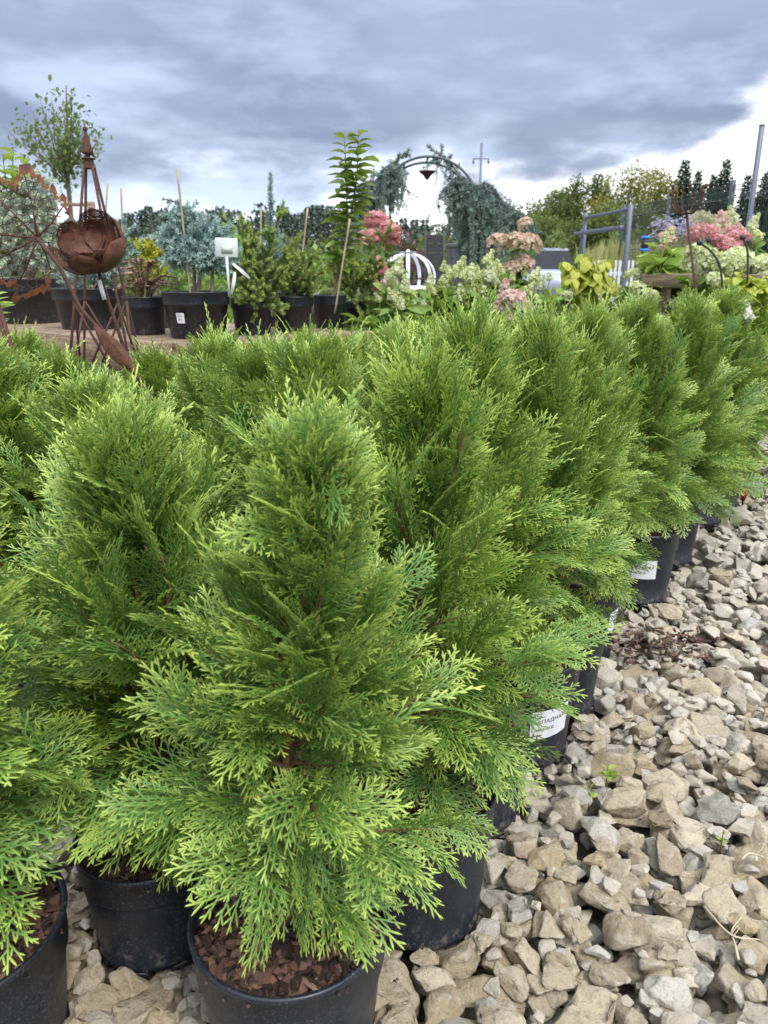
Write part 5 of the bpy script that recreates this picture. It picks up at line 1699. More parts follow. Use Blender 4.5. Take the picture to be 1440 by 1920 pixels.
def metal_leaf():
    Y = 2.45
    c = P(70, 446, Y)
    foot = P(262, 705, Y)
    d = (foot - c).normalized(); ft = foot + d * (foot.z / -d.z)
    t = thing('metal_leaf', 'large rusty openwork maple leaf on a leaning stalk', 'garden ornament', ft)
    S = 1 / FPX * Y
    def q(u, v, dy=0.0):
        return rel(P(u, v, Y + dy), ft)
    # outline of the maple leaf in photo pixels (continued past the border)
    outl = [(130, 405), (118, 362), (112, 372), (96, 345), (92, 352), (78, 335), (42, 308), (25, 345), (0, 327), (-40, 312), (-60, 345), (-95, 352), (-80, 395), (-112, 430), (-80, 455), (-100, 500), (-60, 510), (-48, 548), (-10, 530), (25, 535), (28, 530), (24, 568), (62, 555), (90, 540), (96, 525), (106, 508)]
    inn = [(118, 398), (110, 378), (103, 376), (92, 362), (84, 358), (66, 350), (45, 333), (30, 360), (2, 342), (-35, 334), (-50, 362), (-76, 366), (-64, 398), (-90, 430), (-64, 452), (-76, 486), (-48, 496), (-38, 526), (-8, 518), (18, 522), (34, 518), (34, 545), (58, 540), (78, 530), (86, 512), (94, 502)]
    rj = np.random.default_rng(44)
    o2, i2 = [], []
    for k in range(len(outl) - 1):
        for f in (0, .22, .45, .7):
            jx, jy = ((rj.normal() * 3.0, rj.normal() * 3.0) if f else (0, 0))
            ex = (1.0 + (.045 if f in (.22, .7) else -.035)) if f else 1.0
            ox, oy = outl[k][0] + (outl[k + 1][0] - outl[k][0]) * f, outl[k][1] + (outl[k + 1][1] - outl[k][1]) * f
            o2.append((70 + (ox - 70) * ex + jx, 446 + (oy - 446) * ex + jy))
            ix, iy = inn[k][0] + (inn[k + 1][0] - inn[k][0]) * f, inn[k][1] + (inn[k + 1][1] - inn[k][1]) * f
            kk = .42 if f else .12; ix += (o2[-1][0] - ix) * kk; iy += (o2[-1][1] - iy) * kk; i2.append((ix + (rj.normal() * 2.0 if f else 0), iy + (rj.normal() * 2.0 if f else 0)))
    outl, inn = o2 + [outl[-1]], i2 + [inn[-1]]
    # rim, as a band with thickness
    mb = MB(); n = len(outl); th = .0025
    v = []
    for k in range(n):
        for (uu, vv) in (outl[k], inn[k]):
            dist = math.hypot(uu - 70, vv - 446) / 150
            for s in (-1, 1): v.append(q(uu, vv, .05 * dist * dist + s * th))
    qd = []
    for k in range(n - 1):
        a, b = k * 4, (k + 1) * 4
        qd += [(a, b, b + 2, a + 2), (a + 1, a + 3, b + 3, b + 1), (a, a + 1, b + 1, b), (a + 2, b + 2, b + 3, a + 3)]
    mb.add(v, None, qd); mb.build('rim', MAT['rust_orange'], t, False)
    # main veins and a net of thin veins (edges of a jittered cell pattern)
    mv = MB()
    veins = [(45, 325), (120, 385), (-45, 335), (-95, 432), (-55, 510), (30, 540), (95, 505)]
    for (uu, vv) in veins:
        tube(mv, [q(70, 446), q((70 + uu) / 2 + 3, (446 + vv) / 2, .012), q(uu, vv, .05)], (.0036, .0026, .0018), 5)
    mv.build('vein', MAT['rust'], t, kind='stuff')
    r = np.random.default_rng(12)
    g = 19.0
    nodes = {}
    def inside(x, y):
        ins = False
        for k in range(n):
            x1, y1 = inn[k]; x2, y2 = inn[(k + 1) % n]
            if (y1 > y) != (y2 > y) and x < (x2 - x1) * (y - y1) / (y2 - y1) + x1: ins = not ins
        return ins
    # honeycomb grid, jittered
    for i in range(-14, 12):
        for j in range(-12, 12):
            x = 70 + g * (i + .5 * (j % 2)); y = 446 + g * .87 * j
            nodes[(i, j)] = (x, y)
    import itertools
    hexes = {}
    net = MB()
    def vert(i, j, up):
        x, y = nodes[(i, j)]
        rr = np.random.default_rng((i + 50) * 1000 + (j + 50) * 10 + up)
        return x + rr.normal() * 2.8, y + (g * .58 if up else -g * .58) + rr.normal() * 2.8
    for (i, j) in nodes:
        x, y = nodes[(i, j)]
        if (i, j) not in nodes: continue
        od = j % 2
        a = vert(i, j, 1)
        for nb in ((i + od, j + 1, 0), (i - 1 + od, j + 1, 0)):
            if (nb[0], nb[1]) in nodes:
                pass
        nbs = []
        # each "up" vertex of a cell joins the "down" vertices of the three cells beneath it
        for (ii, jj) in ((i + od, j + 1), (i - 1 + od, j + 1)):
            if (ii, jj) in nodes:
                xx, yy = nodes[(ii, jj)]
                b = vert(ii, jj, 0)
                nbs.append(b)
        if (i, j + 2) in nodes: nbs.append(vert(i, j + 2, 0))
        for b in nbs:
            if inside(*a) and inside(*b) and math.hypot(a[0] - b[0], a[1] - b[1]) < 40:
                da = math.hypot(a[0] - 70, a[1] - 446) / 150; db = math.hypot(b[0] - 70, b[1] - 446) / 150
                tube(net, [q(*a, .05 * da * da), q(*b, .05 * db * db)], .0014, 4, cap=False)
    net.build('vein_net', MAT['rust'], t, kind='stuff')
    mb = MB(); tube(mb, [q(70, 446), q(112, 500), q(150, 578), q(215, 650), np.zeros(3) + 0 * q(0, 0)], .0065, 7); mb.build('stalk', MAT['rust'], t)
    # narrow perforated side leaf on the stalk
    mb = MB(); v = []
    a, b = np.array(q(176, 612, -.01)), np.array(q(252, 698, -.01))
    for i in range(9):
        f = i / 8; w = math.sin(math.pi * f) ** .8 * .028
        p = a + (b - a) * f; sd = nrm(np.cross(b - a, (0, 1, 0)))
        for s in (-1, 0, 1): v.append(p + sd * s * w + np.array([0, -.010 + abs(s) * .012, 0]))
    mb.add(v, None, [(i * 3 + k, i * 3 + k + 1, i * 3 + 4 + k, i * 3 + 3 + k) for i in range(8) for k in range(2)])
    mb.build('side_leaf', MAT['perf'], t)
metal_leaf()

def low_rods():
    Y = 2.35
    a = P(0, 600, Y); b = P(42, 735, Y)
    d = (b - a).normalized(); ft = b + d * (b.z / -d.z); tp = a - d * .25
    t = thing('rusty_stake', 'rusty double rod slanting in at the left border', 'garden stake', ft)
    for off in (0, .022):
        mb = MB(); tube(mb, [np.array([off, 0, 0]), rel(tp, ft) + np.array([off * .3, 0, 0])], .0065, 7); mb.build('rod', MAT['rust'], t)
    p = P(-14, 590, 2.9); p.z = 0
    t = thing('leafy_shrub', 'pale green leafy shoots poking in at the left border over the stake', 'shrub', p)
    leaf_plant(t, p, 0, [[np.zeros(3), P(-22, 650, 2.9), P(x, y, 2.9 + dy)] for x, y, dy in ((-6, 548, 0), (-12, 575, .03), (-10, 610, -.03))], 51, 'bright_leaf', .10, .045, LEAF_N, True, .35)
low_rods()

def young_tree():
    Y = 10.5
    base = P(130, 420, Y)
    t = thing('young_tree', 'slim young tree with a thin airy crown behind the table', 'tree', (base.x, Y, 0))
    o = Vector((base.x, Y, 0)); r = np.random.default_rng(17)
    tr = MB(); 
    main = curve_pts([(0, 0, 0), rel(P(131, 380, Y), o), rel(P(127, 300, Y), o), rel(P(124, 160, Y), o)], 16)
    tube(tr, main, np.linspace(.04, .008, len(main)), 7)
    ends = [(30, 215), (55, 200), (75, 185), (95, 180), (125, 160), (140, 195), (160, 225), (190, 250), (100, 235), (120, 215), (85, 215), (130, 245), (100, 290), (110, 265), (45, 235), (5, 235), (150, 205), (70, 240), (118, 185), (135, 170)]
    tips = []
    for (u, v) in ends:
        e = rel(P(u, v, Y + r.normal() * .35), o)
        i = r.integers(6, 11)
        c = curve_pts([main[i], main[i] * .45 + e * .55 + (0, 0, -.08), e], 8)
        tube(tr, c, np.linspace(.012, .003, len(c)), 5)
        tips.append(c)
    tr.build('trunk', MAT['bark_grey'], t)
    cr = MB(); n = 1250
    k = r.integers(0, len(tips), n); f = r.random(n) ** .6
    pos = np.array([tips[a][min(int(b * 8), 8)] for a, b in zip(k, f)]) + r.normal(size=(n, 3)) * .085
    put_leaves(cr, r, pos, rvec(r, n) + (0, 0, -.3), .066 * r.uniform(.6, 1.25, n), LEAF)
    cr.build('crown', MAT['tree_leaf'], t, kind='stuff')
young_tree()
def wooden_frame():
    Y = 7.5
    a = P(170, 378, Y)
    t = thing('timber_post', 'plain brown timber post with a thin crossbar behind the obelisk', 'post', (a.x, Y, 0))
    mb = MB(); beam_mesh(mb, (0, 0, 0), (0, 0, a.z), .06, .05, .004); mb.build('post', MAT['wood'], t)
    b = P(120, 372, Y); mb = MB(); beam_mesh(mb, (-.035 + b.x - a.x, 0, a.z - .025), (-.034, 0, a.z - .025), .03, .03, .003); mb.build('crossbar', MAT['wood'], t)
wooden_frame()

# ================================================================ MIDDLE: white dome, hydrangea border
def dome():
    Y = 6.3
    c = P(765, 475, Y); r_ = 50 / FPX * Y
    zb = P(765, 565, Y).z
    t = thing('garden_dome', 'white iron dome of paired curved ribs with a flower finial', 'garden ornament', (c.x, Y, 0))
    h = c.z - zb
    n = 7
    for k in range(n):
        a = k * 6.283 / n + .2
        for s in (-.055, .055):
            mb = MB()
            pts = [(math.cos(a + s / max(math.sin(f), .25) * .6) * r_ * math.sin(f), math.sin(a + s / max(math.sin(f), .25) * .6) * r_ * math.sin(f), zb + h * (.5 + .5 * math.cos(f))) for f in np.linspace(.12, 2.2, 14)]
            tube(mb, pts, .0075, 6); mb.build('rib', MAT['white_paint'], t)
    mb = MB()
    for k in range(8):
        a = k * .785
        d = np.array([math.cos(a), math.sin(a), .5])
        mb.inst(LEAF[0], LEAF[1], None, frames(d[None], np.array([[0, 0, 1.0]])) * .075, np.array([[0, 0, c.z - .01]]))
    lathe(mb, [(.001, c.z + .03), (.014, c.z + .022), (.018, c.z), (.03, c.z - .012), (.001, c.z - .02)], 12)
    mb.build('finial', MAT['white_paint'], t)
    # its table
    zt = P(720, 537, Y).z
    g = thing('white_table', 'white garden table under the iron dome, one leg visible', 'table', (c.x - .08, Y, 0))
    mb = MB(); beam_mesh(mb, (-.36, 0, zt - .015), (.36, 0, zt - .015), .6, .03, .006); mb.build('tabletop', MAT['white_paint'], g)
    for x in (-.30, .30):
        for y in (-.24, .24):
            mb = MB(); beam_mesh(mb, (x, y, 0), (x, y, zt - .032), .035, .035, .003); mb.build('leg', MAT['white_paint'], g)
dome()

GH = 'hydrangeas in the border behind the block'
def hyd(label, Y, pxs, key, sc=1.0, **kw):
    kw['n_leaf'] = int(kw.get('n_leaf', 260) * 2.2)
    heads = [(P(u, v, Y + dy) - Vector((0, 0, .09 * sc)), key if isinstance(key, str) else key[i % len(key)], sc * s * (.78 if 'cream' in str(key) else 1.0)) for i, (u, v, dy, s) in enumerate(pxs)]
    if 'cream' in str(key) and Y < 5.8:
        rq = np.random.default_rng(kw.get('seed', 1) + 900)
        for (u, v, dy, s) in list(pxs):
            heads.append((P(u + rq.uniform(-26, 26), v + rq.uniform(-12, 30), Y + dy + rq.normal() * .08) - Vector((0, 0, .05)), key if isinstance(key, str) else key[0], sc * s * .56))
    cx = sum(h[0].x for h in heads) / len(heads)
    kw.setdefault('group', GH)
    return hydrangea(label, (cx, Y, -.05), heads, **kw)
hyd('hydrangea with a big rose-pink cone bloom behind the sapling', 5.6, [(706, 412, 0, 1.1), (722, 432, -.05, 1.1), (692, 440, 0, 1.0), (738, 448, .05, .9), (708, 442, -.06, 1.0)], 'pink_ball', .9, seed=1, top=1.3, n_leaf=220)
hyd('hydrangea with small rose blooms low beside the white dome', 5.3, [(718, 490, 0, .9), (725, 515, -.05, .9), (708, 520, 0, .8)], ['pink_cone', 'palepink_cone'], .8, seed=2, top=1.0, n_leaf=160)
hyd('cream hydrangea with tall pointed blooms in front of the white dome', 5.0, [(745, 488, 0, 1.0), (735, 512, .1, 1.0), (760, 520, -.1, .9), (722, 545, 0, .8), (772, 545, .1, .8), (750, 545, -.15, .9)], ['cream_cone', 'limecream_cone'], .85, seed=3, top=1.05, n_leaf=330)
hyd('lime-cream hydrangea with a wide spread of fresh blooms in mid border', 5.3, [(862, 488, 0, 1.1), (880, 500, -.1, 1.0), (845, 500, .1, .9), (838, 525, 0, .9), (862, 540, -.15, 1.0), (820, 535, .1, .8), (885, 530, .1, .8), (806, 510, .1, .7)], ['limecream_cone', 'cream_cone'], .9, seed=4, top=1.15, n_leaf=420, rad=.4)
hyd('lime-cream hydrangea with upright blooms below the weeping spruce', 5.5, [(912, 472, 0, 1.0), (918, 500, -.1, 1.1), (898, 505, .1, .9), (930, 512, 0, 1.0), (940, 495, .1, .8), (905, 538, -.15, .9)], ['limecream_cone', 'cream_cone'], .9, seed=5, top=1.2, n_leaf=380, rad=.35)
hyd('hydrangea with faded salmon-pink blooms low in the border', 4.9, [(948, 540, 0, 1.0), (962, 555, -.1, 1.1), (935, 565, 0, .9), (975, 570, .05, .9), (955, 575, -.1, .8)], ['palepink_cone', 'palepink_ball'], .8, seed=6, top=1.0, n_leaf=260)
hyd('hydrangea with round peach and tan blooms beside the weeping spruce', 7.0, [(935, 455, 0, 1.2), (965, 452, -.1, 1.25), (985, 458, .05, 1.25), (975, 490, 0, 1.1), (962, 500, -.1, 1.0), (990, 412, .1, .8), (948, 498, 0, .9)], 'peach_ball', 1.0, seed=7, top=1.5, n_leaf=300, rad=.35, lsize=.11)
hyd('cream hydrangea with one tall bloom left of the golden shrub', 5.2, [(1000, 505, 0, 1.0), (1012, 518, .1, .8), (990, 525, -.1, .8), (1015, 550, 0, .8), (985, 560, .05, .8)], ['limecream_cone', 'cream_cone'], .85, seed=8, top=1.1, n_leaf=320)
hyd('cream hydrangea with low pale blooms under the golden shrub', 5.6, [(1060, 545, 0, .8), (1090, 550, .1, .8), (1120, 545, -.1, .8), (1150, 530, 0, .9), (1175, 545, .1, .9), (1165, 555, -.1, .8)], ['cream_ball', 'limecream_ball'], .8, seed=9, top=1.05, n_leaf=420, rad=.5)
hyd('pale green hydrangea with rounded blooms beneath the right wooden bench', 5.0, [(1195, 530, 0, 1.0), (1215, 545, -.1, 1.0), (1235, 552, .1, .9), (1190, 505, .1, .9), (1262, 560, -.1, .9), (1285, 560, 0, .8)], ['limecream_ball', 'cream_ball'], .85, seed=10, top=1.05, n_leaf=380, rad=.45)
# plain leafy filler shrubs of the border
for i, (u, v, Y, lab) in enumerate([(800, 545, 4.7, 'leafy green border shrub without bloom right of the pointed cream hydrangea'), (1022, 503, 5.9, 'leafy green border shrub between tall cream bloom and golden shrub'), (880, 565, 4.6, 'low leafy border shrub under the lime-cream blooms'), (720, 575, 4.7, 'low leafy border shrub at the right end of the table'), (1330, 545, 5.4, 'leafy green border shrub behind the black hooks'), (778, 515, 5.7, 'leafy border shrub directly right of the white dome'), (850, 520, 5.9, 'leafy border shrub behind the widest lime-cream blooms'), (945, 522, 6.2, 'leafy border shrub under the peach and tan blooms'), (1165, 520, 6.0, 'leafy border shrub right of the golden shrub')]):
    p = P(u, v, Y)
    hydrangea(lab, (p.x, Y, -.05), [], 'bright_leaf' if i % 2 else 'hyd_leaf', 520, .38, p.z + .12, .10, 70 + i, name='leafy_shrub', group='leafy shrubs of the border')

def golden_shrub():
    Y = 5.3; p = P(1105, 620, Y); p.z = -.05
    t = thing('golden_shrub', 'golden-yellow shrub with big drooping heart-shaped leaves', 'shrub', p)
    leaf_plant(t, p, 0, [[np.zeros(3), P(1100, 560, Y), P(x, y, Y + dy)] for x, y, dy in ((1055, 485, 0), (1075, 500, -.1), (1095, 470, .05), (1110, 480, -.1), (1130, 490, 0), (1150, 515, .05), (1065, 520, -.15), (1120, 505, -.15), (1160, 540, -.05), (1140, 480, .1))], 52, 'lime_leaf', .115, .038, LEAF_W, True, .05, .75)
golden_shrub()

def purple_shrub():
    Y = 10.0; p = P(755, 428, Y)
    t = thing('purple_shrub', 'dark purple-leaved bush behind the white dome', 'shrub', (p.x, Y, -.05))
    r = np.random.default_rng(9)
    st, cr = MB(), MB()
    bl = [(r.normal() * .14, r.normal() * .14, p.z * f, .22, .28) for f in (.5, .6, .7, .8, .88)]
    for b_ in bl: tube(st, [(0, 0, 0), (b_[0] * .4, b_[1] * .4, b_[2] * .5), b_[:3]], (.02, .012, .005), 5)
    crown(cr, r, bl, 1500, .06, .4); st.build('stems', MAT['bark_grey'], t); cr.build('leaves', MAT['purple'], t, kind='stuff')
purple_shrub()

# far-side mid shrubs: low green masses between table plants and the forest
for i, (u, v, Y, w, lab) in enumerate([(640, 455, 12, 1.5, 'dark green bush behind the cane-tied sapling'), (560, 452, 13, 1.6, 'dark green bush seen between the table spruces'), (430, 440, 12, 1.4, 'mid-green bush above the white sign'), (790, 452, 15, 1.6, 'olive bush under the arch behind the dark panel'), (860, 448, 16, 1.8, 'olive bush under the arch by the board fence')]):
    p = P(u, v, Y)
    far_tree(lab, p.x, Y, p.z, w, 800 + i, 'decid_a', 1500, .11, 'bushes behind the table', 'garden_bush', .05)

for i, (u, v, Y, w, m, lab) in enumerate([(255, 448, 8.5, .9, 'decid_a', 'green bush behind the lime-yellow conifer'), (318, 470, 9.0, .8, 'hyd_leaf', 'light green bush low behind the blue spruce'), (440, 415, 8.0, .8, 'bright_leaf', 'bright green bush above the white sign'), (590, 470, 8.5, 1.0, 'hyd_leaf', 'light green bush behind the three small pots'), (500, 470, 9.5, 1.0, 'decid_a', 'dull green bush behind the slim blue leader'), (665, 470, 9.0, .9, 'decid_a', 'dull green bush between sapling and pink hydrangea'), (200, 440, 10, 1.0, 'tree_leaf', 'dark bush behind the obelisk'), (90, 440, 9.0, 1.2, 'tree_leaf', 'dark bush behind the pale silver spruce'), (395, 480, 10, 1.2, 'hyd_leaf', 'light bush behind the stickered pot')]):
    p = P(u, v, Y)
    far_tree(lab, p.x, Y, p.z, w, 850 + i, m, 1500, .075, 'bushes behind the table', 'garden_bush', .05)

# ================================================================ RIGHT: bench, stake flower, hooks, pink hydrangeas
def right_bench():
    Y = 5.0
    a = P(1205, 513, Y); b = P(1316, 509, Y - .25)
    t = thing('wooden_bench', 'brown timber bench top on a square leg among the right-hand flowers', 'bench', (a.x, a.y, 0))
    o = Vector((a.x, a.y, 0))
    d = (b - a); d.z = 0; d.normalize(); s = Vector((-d.y, d.x, 0)); L = 1.5
    z = a.z
    mb = MB(); beam_mesh(mb, Vector((0, 0, z - .04)), d * L + Vector((0, 0, z - .04)), .035, .08, .004); mb.build('front_rail', MAT['wood'], t)
    for k in range(4):
        mb = MB(); q = s * (.09 + .13 * k); beam_mesh(mb, q + Vector((0, 0, z - .013)), q + d * L + Vector((0, 0, z - .013)), .12, .024, .003); mb.build('top_board', MAT['wood'], t, False)
    for q in (d * .13 + s * .055, d * (L - .1) + s * .055, d * .13 + s * .46, d * (L - .1) + s * .46):
        mb = MB(); beam_mesh(mb, (q.x, q.y, 0), (q.x, q.y, z - .027), .06, .06, .004); mb.build('leg', MAT['wood'], t)
right_bench()

def stake_flower():
    Y = 4.3
    top = P(1287, 398, Y); mid = P(1308, 575, Y)
    d = (mid - top).normalized(); ft = mid + d * (mid.z / -d.z)
    t = thing('metal_flower_stake', 'rusty rod topped by a basket of curved prongs with buds', 'garden ornament', ft)
    e = rel(top, ft)
    mb = MB(); tube(mb, [np.zeros(3), e * .5, e], .0065, 7); mb.build('rod', MAT['rust'], t)
    S = 33 / FPX * Y
    for k in range(9):
        a = k * 6.283 / 9 + .2
        hd = np.array([math.cos(a), math.sin(a), 0])
        rr = S * (1.0 if k % 2 else .82); hh = S * (.95 if k % 2 else 1.25)
        c = curve_pts([e - (0, 0, .002), e + hd * rr * .45 + (0, 0, -.004), e + hd * rr * .85 + (0, 0, hh * .4), e + hd * rr + (0, 0, hh)], 9)
        mb = MB(); tube(mb, c, np.linspace(.0042, .003, len(c)), 5)
        pr = mb.build('prong', MAT['rust'], t)
        mb = MB(); lathe(mb, [(.001, -.012), (.008, -.008), (.010, 0), (.007, .01), (.001, .014)], 8, None, tuple(c[-1])); mb.build('bud', MAT['rust'], pr)
stake_flower()

def hook(label, pts, Y, grp='black plant stakes with ball tips'):
    w = [P(u, v, Y) for u, v in pts]
    d = (w[-1] - w[-2]).normalized(); ft = w[-1] + d * (w[-1].z / -d.z)
    t = thing('plant_stake', label, 'plant stake', ft, 0, grp)
    c = curve_pts([rel(q, ft) for q in w] + [np.zeros(3)], 22)
    mb = MB(); tube(mb, c, .0055, 6); mb.build('rod', MAT['black'], t)
    mb = MB(); th = np.linspace(0, math.pi, 9); lathe(mb, [(max(.001, math.sin(a) * .016), -math.cos(a) * .016) for a in th], 12, None, tuple(c[0])); mb.build('ball_tip', MAT['black'], t)
hook('black rod bending left to a ball tip over the cream bloom', [(1312, 455), (1332, 470), (1347, 492), (1353, 520), (1356, 590)], 4.2)
hook('black rod with a ball tip rising straight beside the pink blooms', [(1393, 445), (1401, 468), (1402, 500), (1400, 590)], 4.2)
hook('grey-black rod whose ball tip shows right of the straight rod', [(1404, 453), (1407, 470), (1408, 500), (1408, 560)], 4.6)
hook('short black rod with its ball tip left of the dark pink blooms', [(1329, 450), (1337, 465), (1342, 490), (1345, 540)], 4.8)

hyd('hydrangea with deep pink mophead blooms left of the tall post', 5.6, [(1318, 435, 0, 1.1), (1330, 425, .05, .8), (1345, 442, -.1, .8), (1352, 455, -.1, 1.0), (1372, 462, -.15, 1.0), (1385, 445, 0, 1.2), (1378, 432, .1, .9)], 'pink_ball', .85, seed=11, top=1.35, n_leaf=330, rad=.4, group='hydrangeas at the right')
hyd('tall hydrangea with pink-flushed white blooms in front of the fence', 6.2, [(1350, 412, 0, 1.2), (1340, 425, -.1, 1.0), (1378, 396, .1, 1.2), (1360, 405, .05, 1.0), (1425, 428, 0, 1.1), (1412, 405, .1, .9), (1395, 415, -.1, .8)], ['palepink_cone', 'limecream_cone', 'cream_cone'], 1.0, seed=12, top=1.55, n_leaf=420, rad=.5, group='hydrangeas at the right')
hyd('hydrangea with big cream mopheads under the bent black rod', 4.6, [(1318, 482, 0, 1.5), (1338, 495, -.05, 1.4), (1312, 500, .05, 1.1), (1365, 490, -.1, 1.35), (1382, 480, 0, 1.25), (1352, 520, -.1, 1.0)], ['cream_ball', 'limecream_ball'], .95, seed=13, top=1.2, n_leaf=300, rad=.35, group='hydrangeas at the right')
hyd('hydrangea with white mopheads cut by the right border of the photo', 4.7, [(1425, 498, 0, 1.4), (1440, 490, -.1, 1.2), (1415, 510, .05, 1.1), (1450, 515, 0, 1.2)], 'cream_ball', .9, seed=14, top=1.15, n_leaf=300, rad=.35, group='hydrangeas at the right')
hyd('bright green hydrangea with a single salmon bloom by the stake flower', 5.1, [(1262, 438, 0, .7), (1248, 432, -.1, .7), (1258, 428, .05, .8)], ['palepink_ball', 'limecream_cone', 'limecream_cone'], .8, leafm='bright_leaf', seed=15, top=1.4, n_leaf=330, rad=.28, lsize=.13, group='hydrangeas at the right')

def low_golden():
    Y = 4.2; p = P(1405, 620, Y); p.z = -.05
    t = thing('golden_shrub', 'low golden-green shrub with broad leaves at the right border', 'shrub', p)
    leaf_plant(t, p, 0, [[np.zeros(3), P(1400, 590, Y), P(x, y, Y + dy)] for x, y, dy in ((1355, 548, -.05), (1370, 520, .1), (1390, 505, .1), (1410, 520, 0), (1432, 515, .1), (1445, 535, -.1), (1385, 545, -.1), (1420, 545, -.1), (1350, 572, -.15), (1375, 570, -.2))], 53, 'lime_leaf', .11, .05, LEAF, True, .2, .2)
    b = thing('white_flower', 'small pure white flower cluster low under the golden shrub', 'flower', P(1395, 600, 4.0) - Vector((0, 0, .9)))
    q = rel(P(1395, 578, 4.0), b.location)
    mb = MB(); tube(mb, [np.zeros(3), q * .6, q], .004, 5); mb.build('stem', MAT['stemgreen'], b)
    wm = petal('white_petal', (.78, .78, .74), (.82, .82, .80), (.80, .80, .78))
    o = link('flower_head', flower_mesh(77, 'cone', .05, .085, 60, .018, wm), b); o.location = Vector(q.tolist()) - Vector((0, 0, .05))
low_golden()

def asters():
    r = np.random.default_rng(5); Y = 8.0
    p = P(1258, 470, Y); p.z = 0
    t = thing('aster_clump', 'clump of small lilac asters below the mesh fence', 'flowers', p)
    st, fl, lf = MB(), MB(), MB()
    for k in range(18):
        u = r.uniform(1224, 1300); v = 404 + abs(u - 1258) ** 1.5 * .08 + r.uniform(0, 30)
        e = rel(P(u, v, Y + r.normal() * .15), p)
        c = curve_pts([(r.normal() * .06, r.normal() * .06, 0), e * .55 + r.normal(size=3) * .03, e], 6)
        tube(st, c, .003, 4)
        n = 13
        pos = e + r.normal(size=(n, 3)) * .035
        for j in range(5):
            a = j * 6.283 / 5; put_quads(fl, r, pos, np.tile([math.cos(a), math.sin(a), .3], (n, 1)) + r.normal(size=(n, 3)) * .2, .022)
        n = 16; pos = c[r.integers(0, len(c), n)]; put_leaves(lf, r, pos, rvec(r, n), .05, LEAF_N)
    st.build('stems', MAT['stemgreen'], t); lf.build('leaves', MAT['hyd_leaf'], t, kind='stuff'); fl.build('blossoms', MAT['lilac'], t, kind='stuff')
    p = P(1318, 470, 8.3); p.z = 0
    t = thing('plume_grass', 'fountain of pale feathery plume grass behind the pink blooms', 'grass', p)
    bl, pl = MB(), MB()
    for k in range(130):
        u = r.uniform(1286, 1350); v = r.uniform(396, 425)
        e = rel(P(u, v, 8.3 + r.normal() * .12), p)
        c = curve_pts([(r.normal() * .05, r.normal() * .05, 0), (e[0] * .5, e[1] * .5, e[2] * .65), e], 6)
        if k % 2: needles(pl, r, c[3:], .04, 420, 1.2, thick=2.0)
        else:
            tube(bl, c, np.linspace(.005, .001, len(c)), 3, cap=False)
    bl.build('blades', MAT['reed'], t, kind='stuff'); pl.build('plumes', MAT['plume'], t, kind='stuff')
asters()

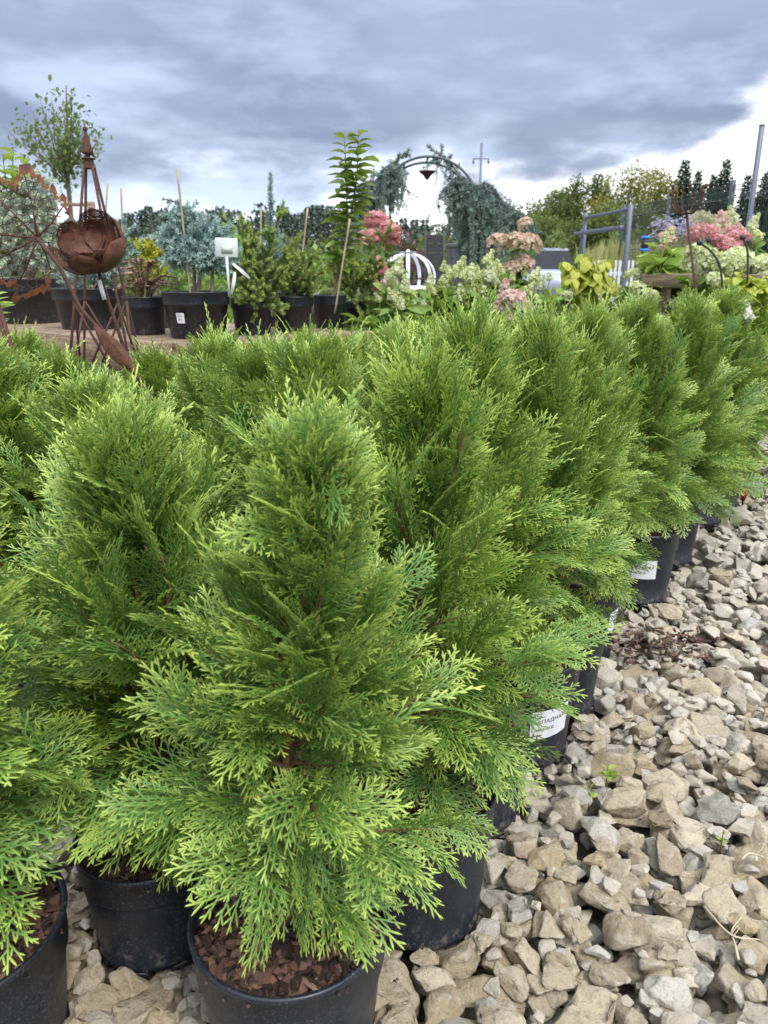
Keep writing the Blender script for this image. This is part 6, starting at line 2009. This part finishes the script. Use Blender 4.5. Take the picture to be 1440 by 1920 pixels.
# ================================================================ SMALL THINGS ON THE GRAVEL
def small():
    r = np.random.default_rng(6)
    # broad-leaved pot plant by the far gravel edge, with its red tag
    p = PZ(1392, 930, 0.0)
    t = thing('leafy_weed', 'broad-leaved green plant leaning over the far gravel edge', 'plant', p)
    leaf_plant(t, p, 0, [[np.zeros(3), rel(P(1380, 900, p.y), p), rel(P(x, y, p.y + .02), p)] for x, y in ((1400, 885), (1440, 880), (1375, 912), (1425, 905))], 54, 'bright_leaf', .14, .06, LEAF_N, True, .2, .1)
    g = PZ(1395, 938, .03)
    t = thing('red_tag', 'small red plastic tag standing on the far gravel', 'tag', g)
    red = solid_mat('red_plastic', (.42, .03, .04), None, .45)
    mb = MB(); box(mb, (0, 0, .035), (.028, .003, .075), np.array(Matrix.Rotation(.25, 3, 'Y'))); mb.build('plate', red, t)
    # little weeds
    for (u, v, lab, n, s) in ((1137, 1466, 'tiny green weed sprouting beside a large stone', 9, .028), (1352, 1588, 'tiny green sprig between stones near the right border', 4, .015), (1105, 1500, 'small weed seedling with two bent leaves on the stones', 4, .022)):
        p = PZ(u, v, .03)
        t = thing('weed', lab, 'weed', p, 0, 'weeds in the gravel')
        mb = MB()
        for k in range(n):
            a = k * 2.4; h = .01 + .03 * k / n
            put_leaves(mb, r, np.array([[0, 0, h]]), np.array([[math.cos(a), math.sin(a), .4]]), s, LEAF)
        mb.build('leaves', MAT['bright_leaf'], t, kind='stuff')
        mb = MB(); tube(mb, [(0, 0, -.03), (0, 0, .045)], .0015, 5); mb.build('stem', MAT['stemgreen'], t)
    # spilled bark
    mb = MB(); n = 170
    c = PZ(1222, 1214, .03)
    pos = np.stack([c.x + r.normal(size=n) * .10, c.y + r.normal(size=n) * .07, .035 + r.random(n) * .03], 1)
    tv = np.array([(-.5, -.5, -.4), (.55, -.35, -.5), (.4, .5, -.4), (-.45, .4, -.5), (-.4, -.45, .5), (.35, -.4, .4), (.5, .3, .5), (-.5, .45, .35)])
    F = frames(r.normal(size=(n, 3)) * (1, 1, .3), r.normal(size=(n, 3)) * .4 + (0, 0, 1)) * np.stack([.015 + .02 * r.random(n), .006 + .008 * r.random(n), .003 + .003 * r.random(n)], 1)[:, None, :]
    mb.inst(tv, None, BOXQ, F, pos, None, np.stack([np.zeros(n), r.random(n) * .9, np.zeros(n)], 1))
    o = mb.build('spilled_bark', MAT['bark'], None, False, 'stuff'); o['label'] = 'patch of red-brown bark chips spilled over the stones'; o['category'] = 'bark chips'
    # dry twigs
    dry = solid_mat('dry_straw', (.50, .43, .30), (.40, .33, .21), .8)
    for k, (pts, lab) in enumerate((([(1385, 1800), (1378, 1770), (1372, 1745), (1390, 1720)], 'pale dry twig lying over the big stones at right'), ([(1320, 1700), (1370, 1752), (1425, 1762)], 'thin straw stalk stretched between the right-hand stones'), ([(1390, 1612), (1405, 1600), (1432, 1608), (1440, 1620)], 'curled dry stalk at the right border'))):
        w = [PZ(u, v, .075 + .01 * (i % 2)) for i, (u, v) in enumerate(pts)]
        t = tag(None or bpy.data.objects.new('dry_twig', None), lab, 'twig', 'dry twigs on the gravel'); COL.objects.link(t); t.location = w[0]
        mb = MB(); c = curve_pts([rel(q, w[0]) for q in w], 12); tube(mb, c, np.linspace(.003, .0012, len(c)), 5); mb.build('stalk', dry, t)
        mb = MB(); i = len(c) // 2; tube(mb, [c[i], c[i] + np.array([.02, .015, .008])], (.0016, .0008), 4); mb.build('side_shoot', dry, t)
small()
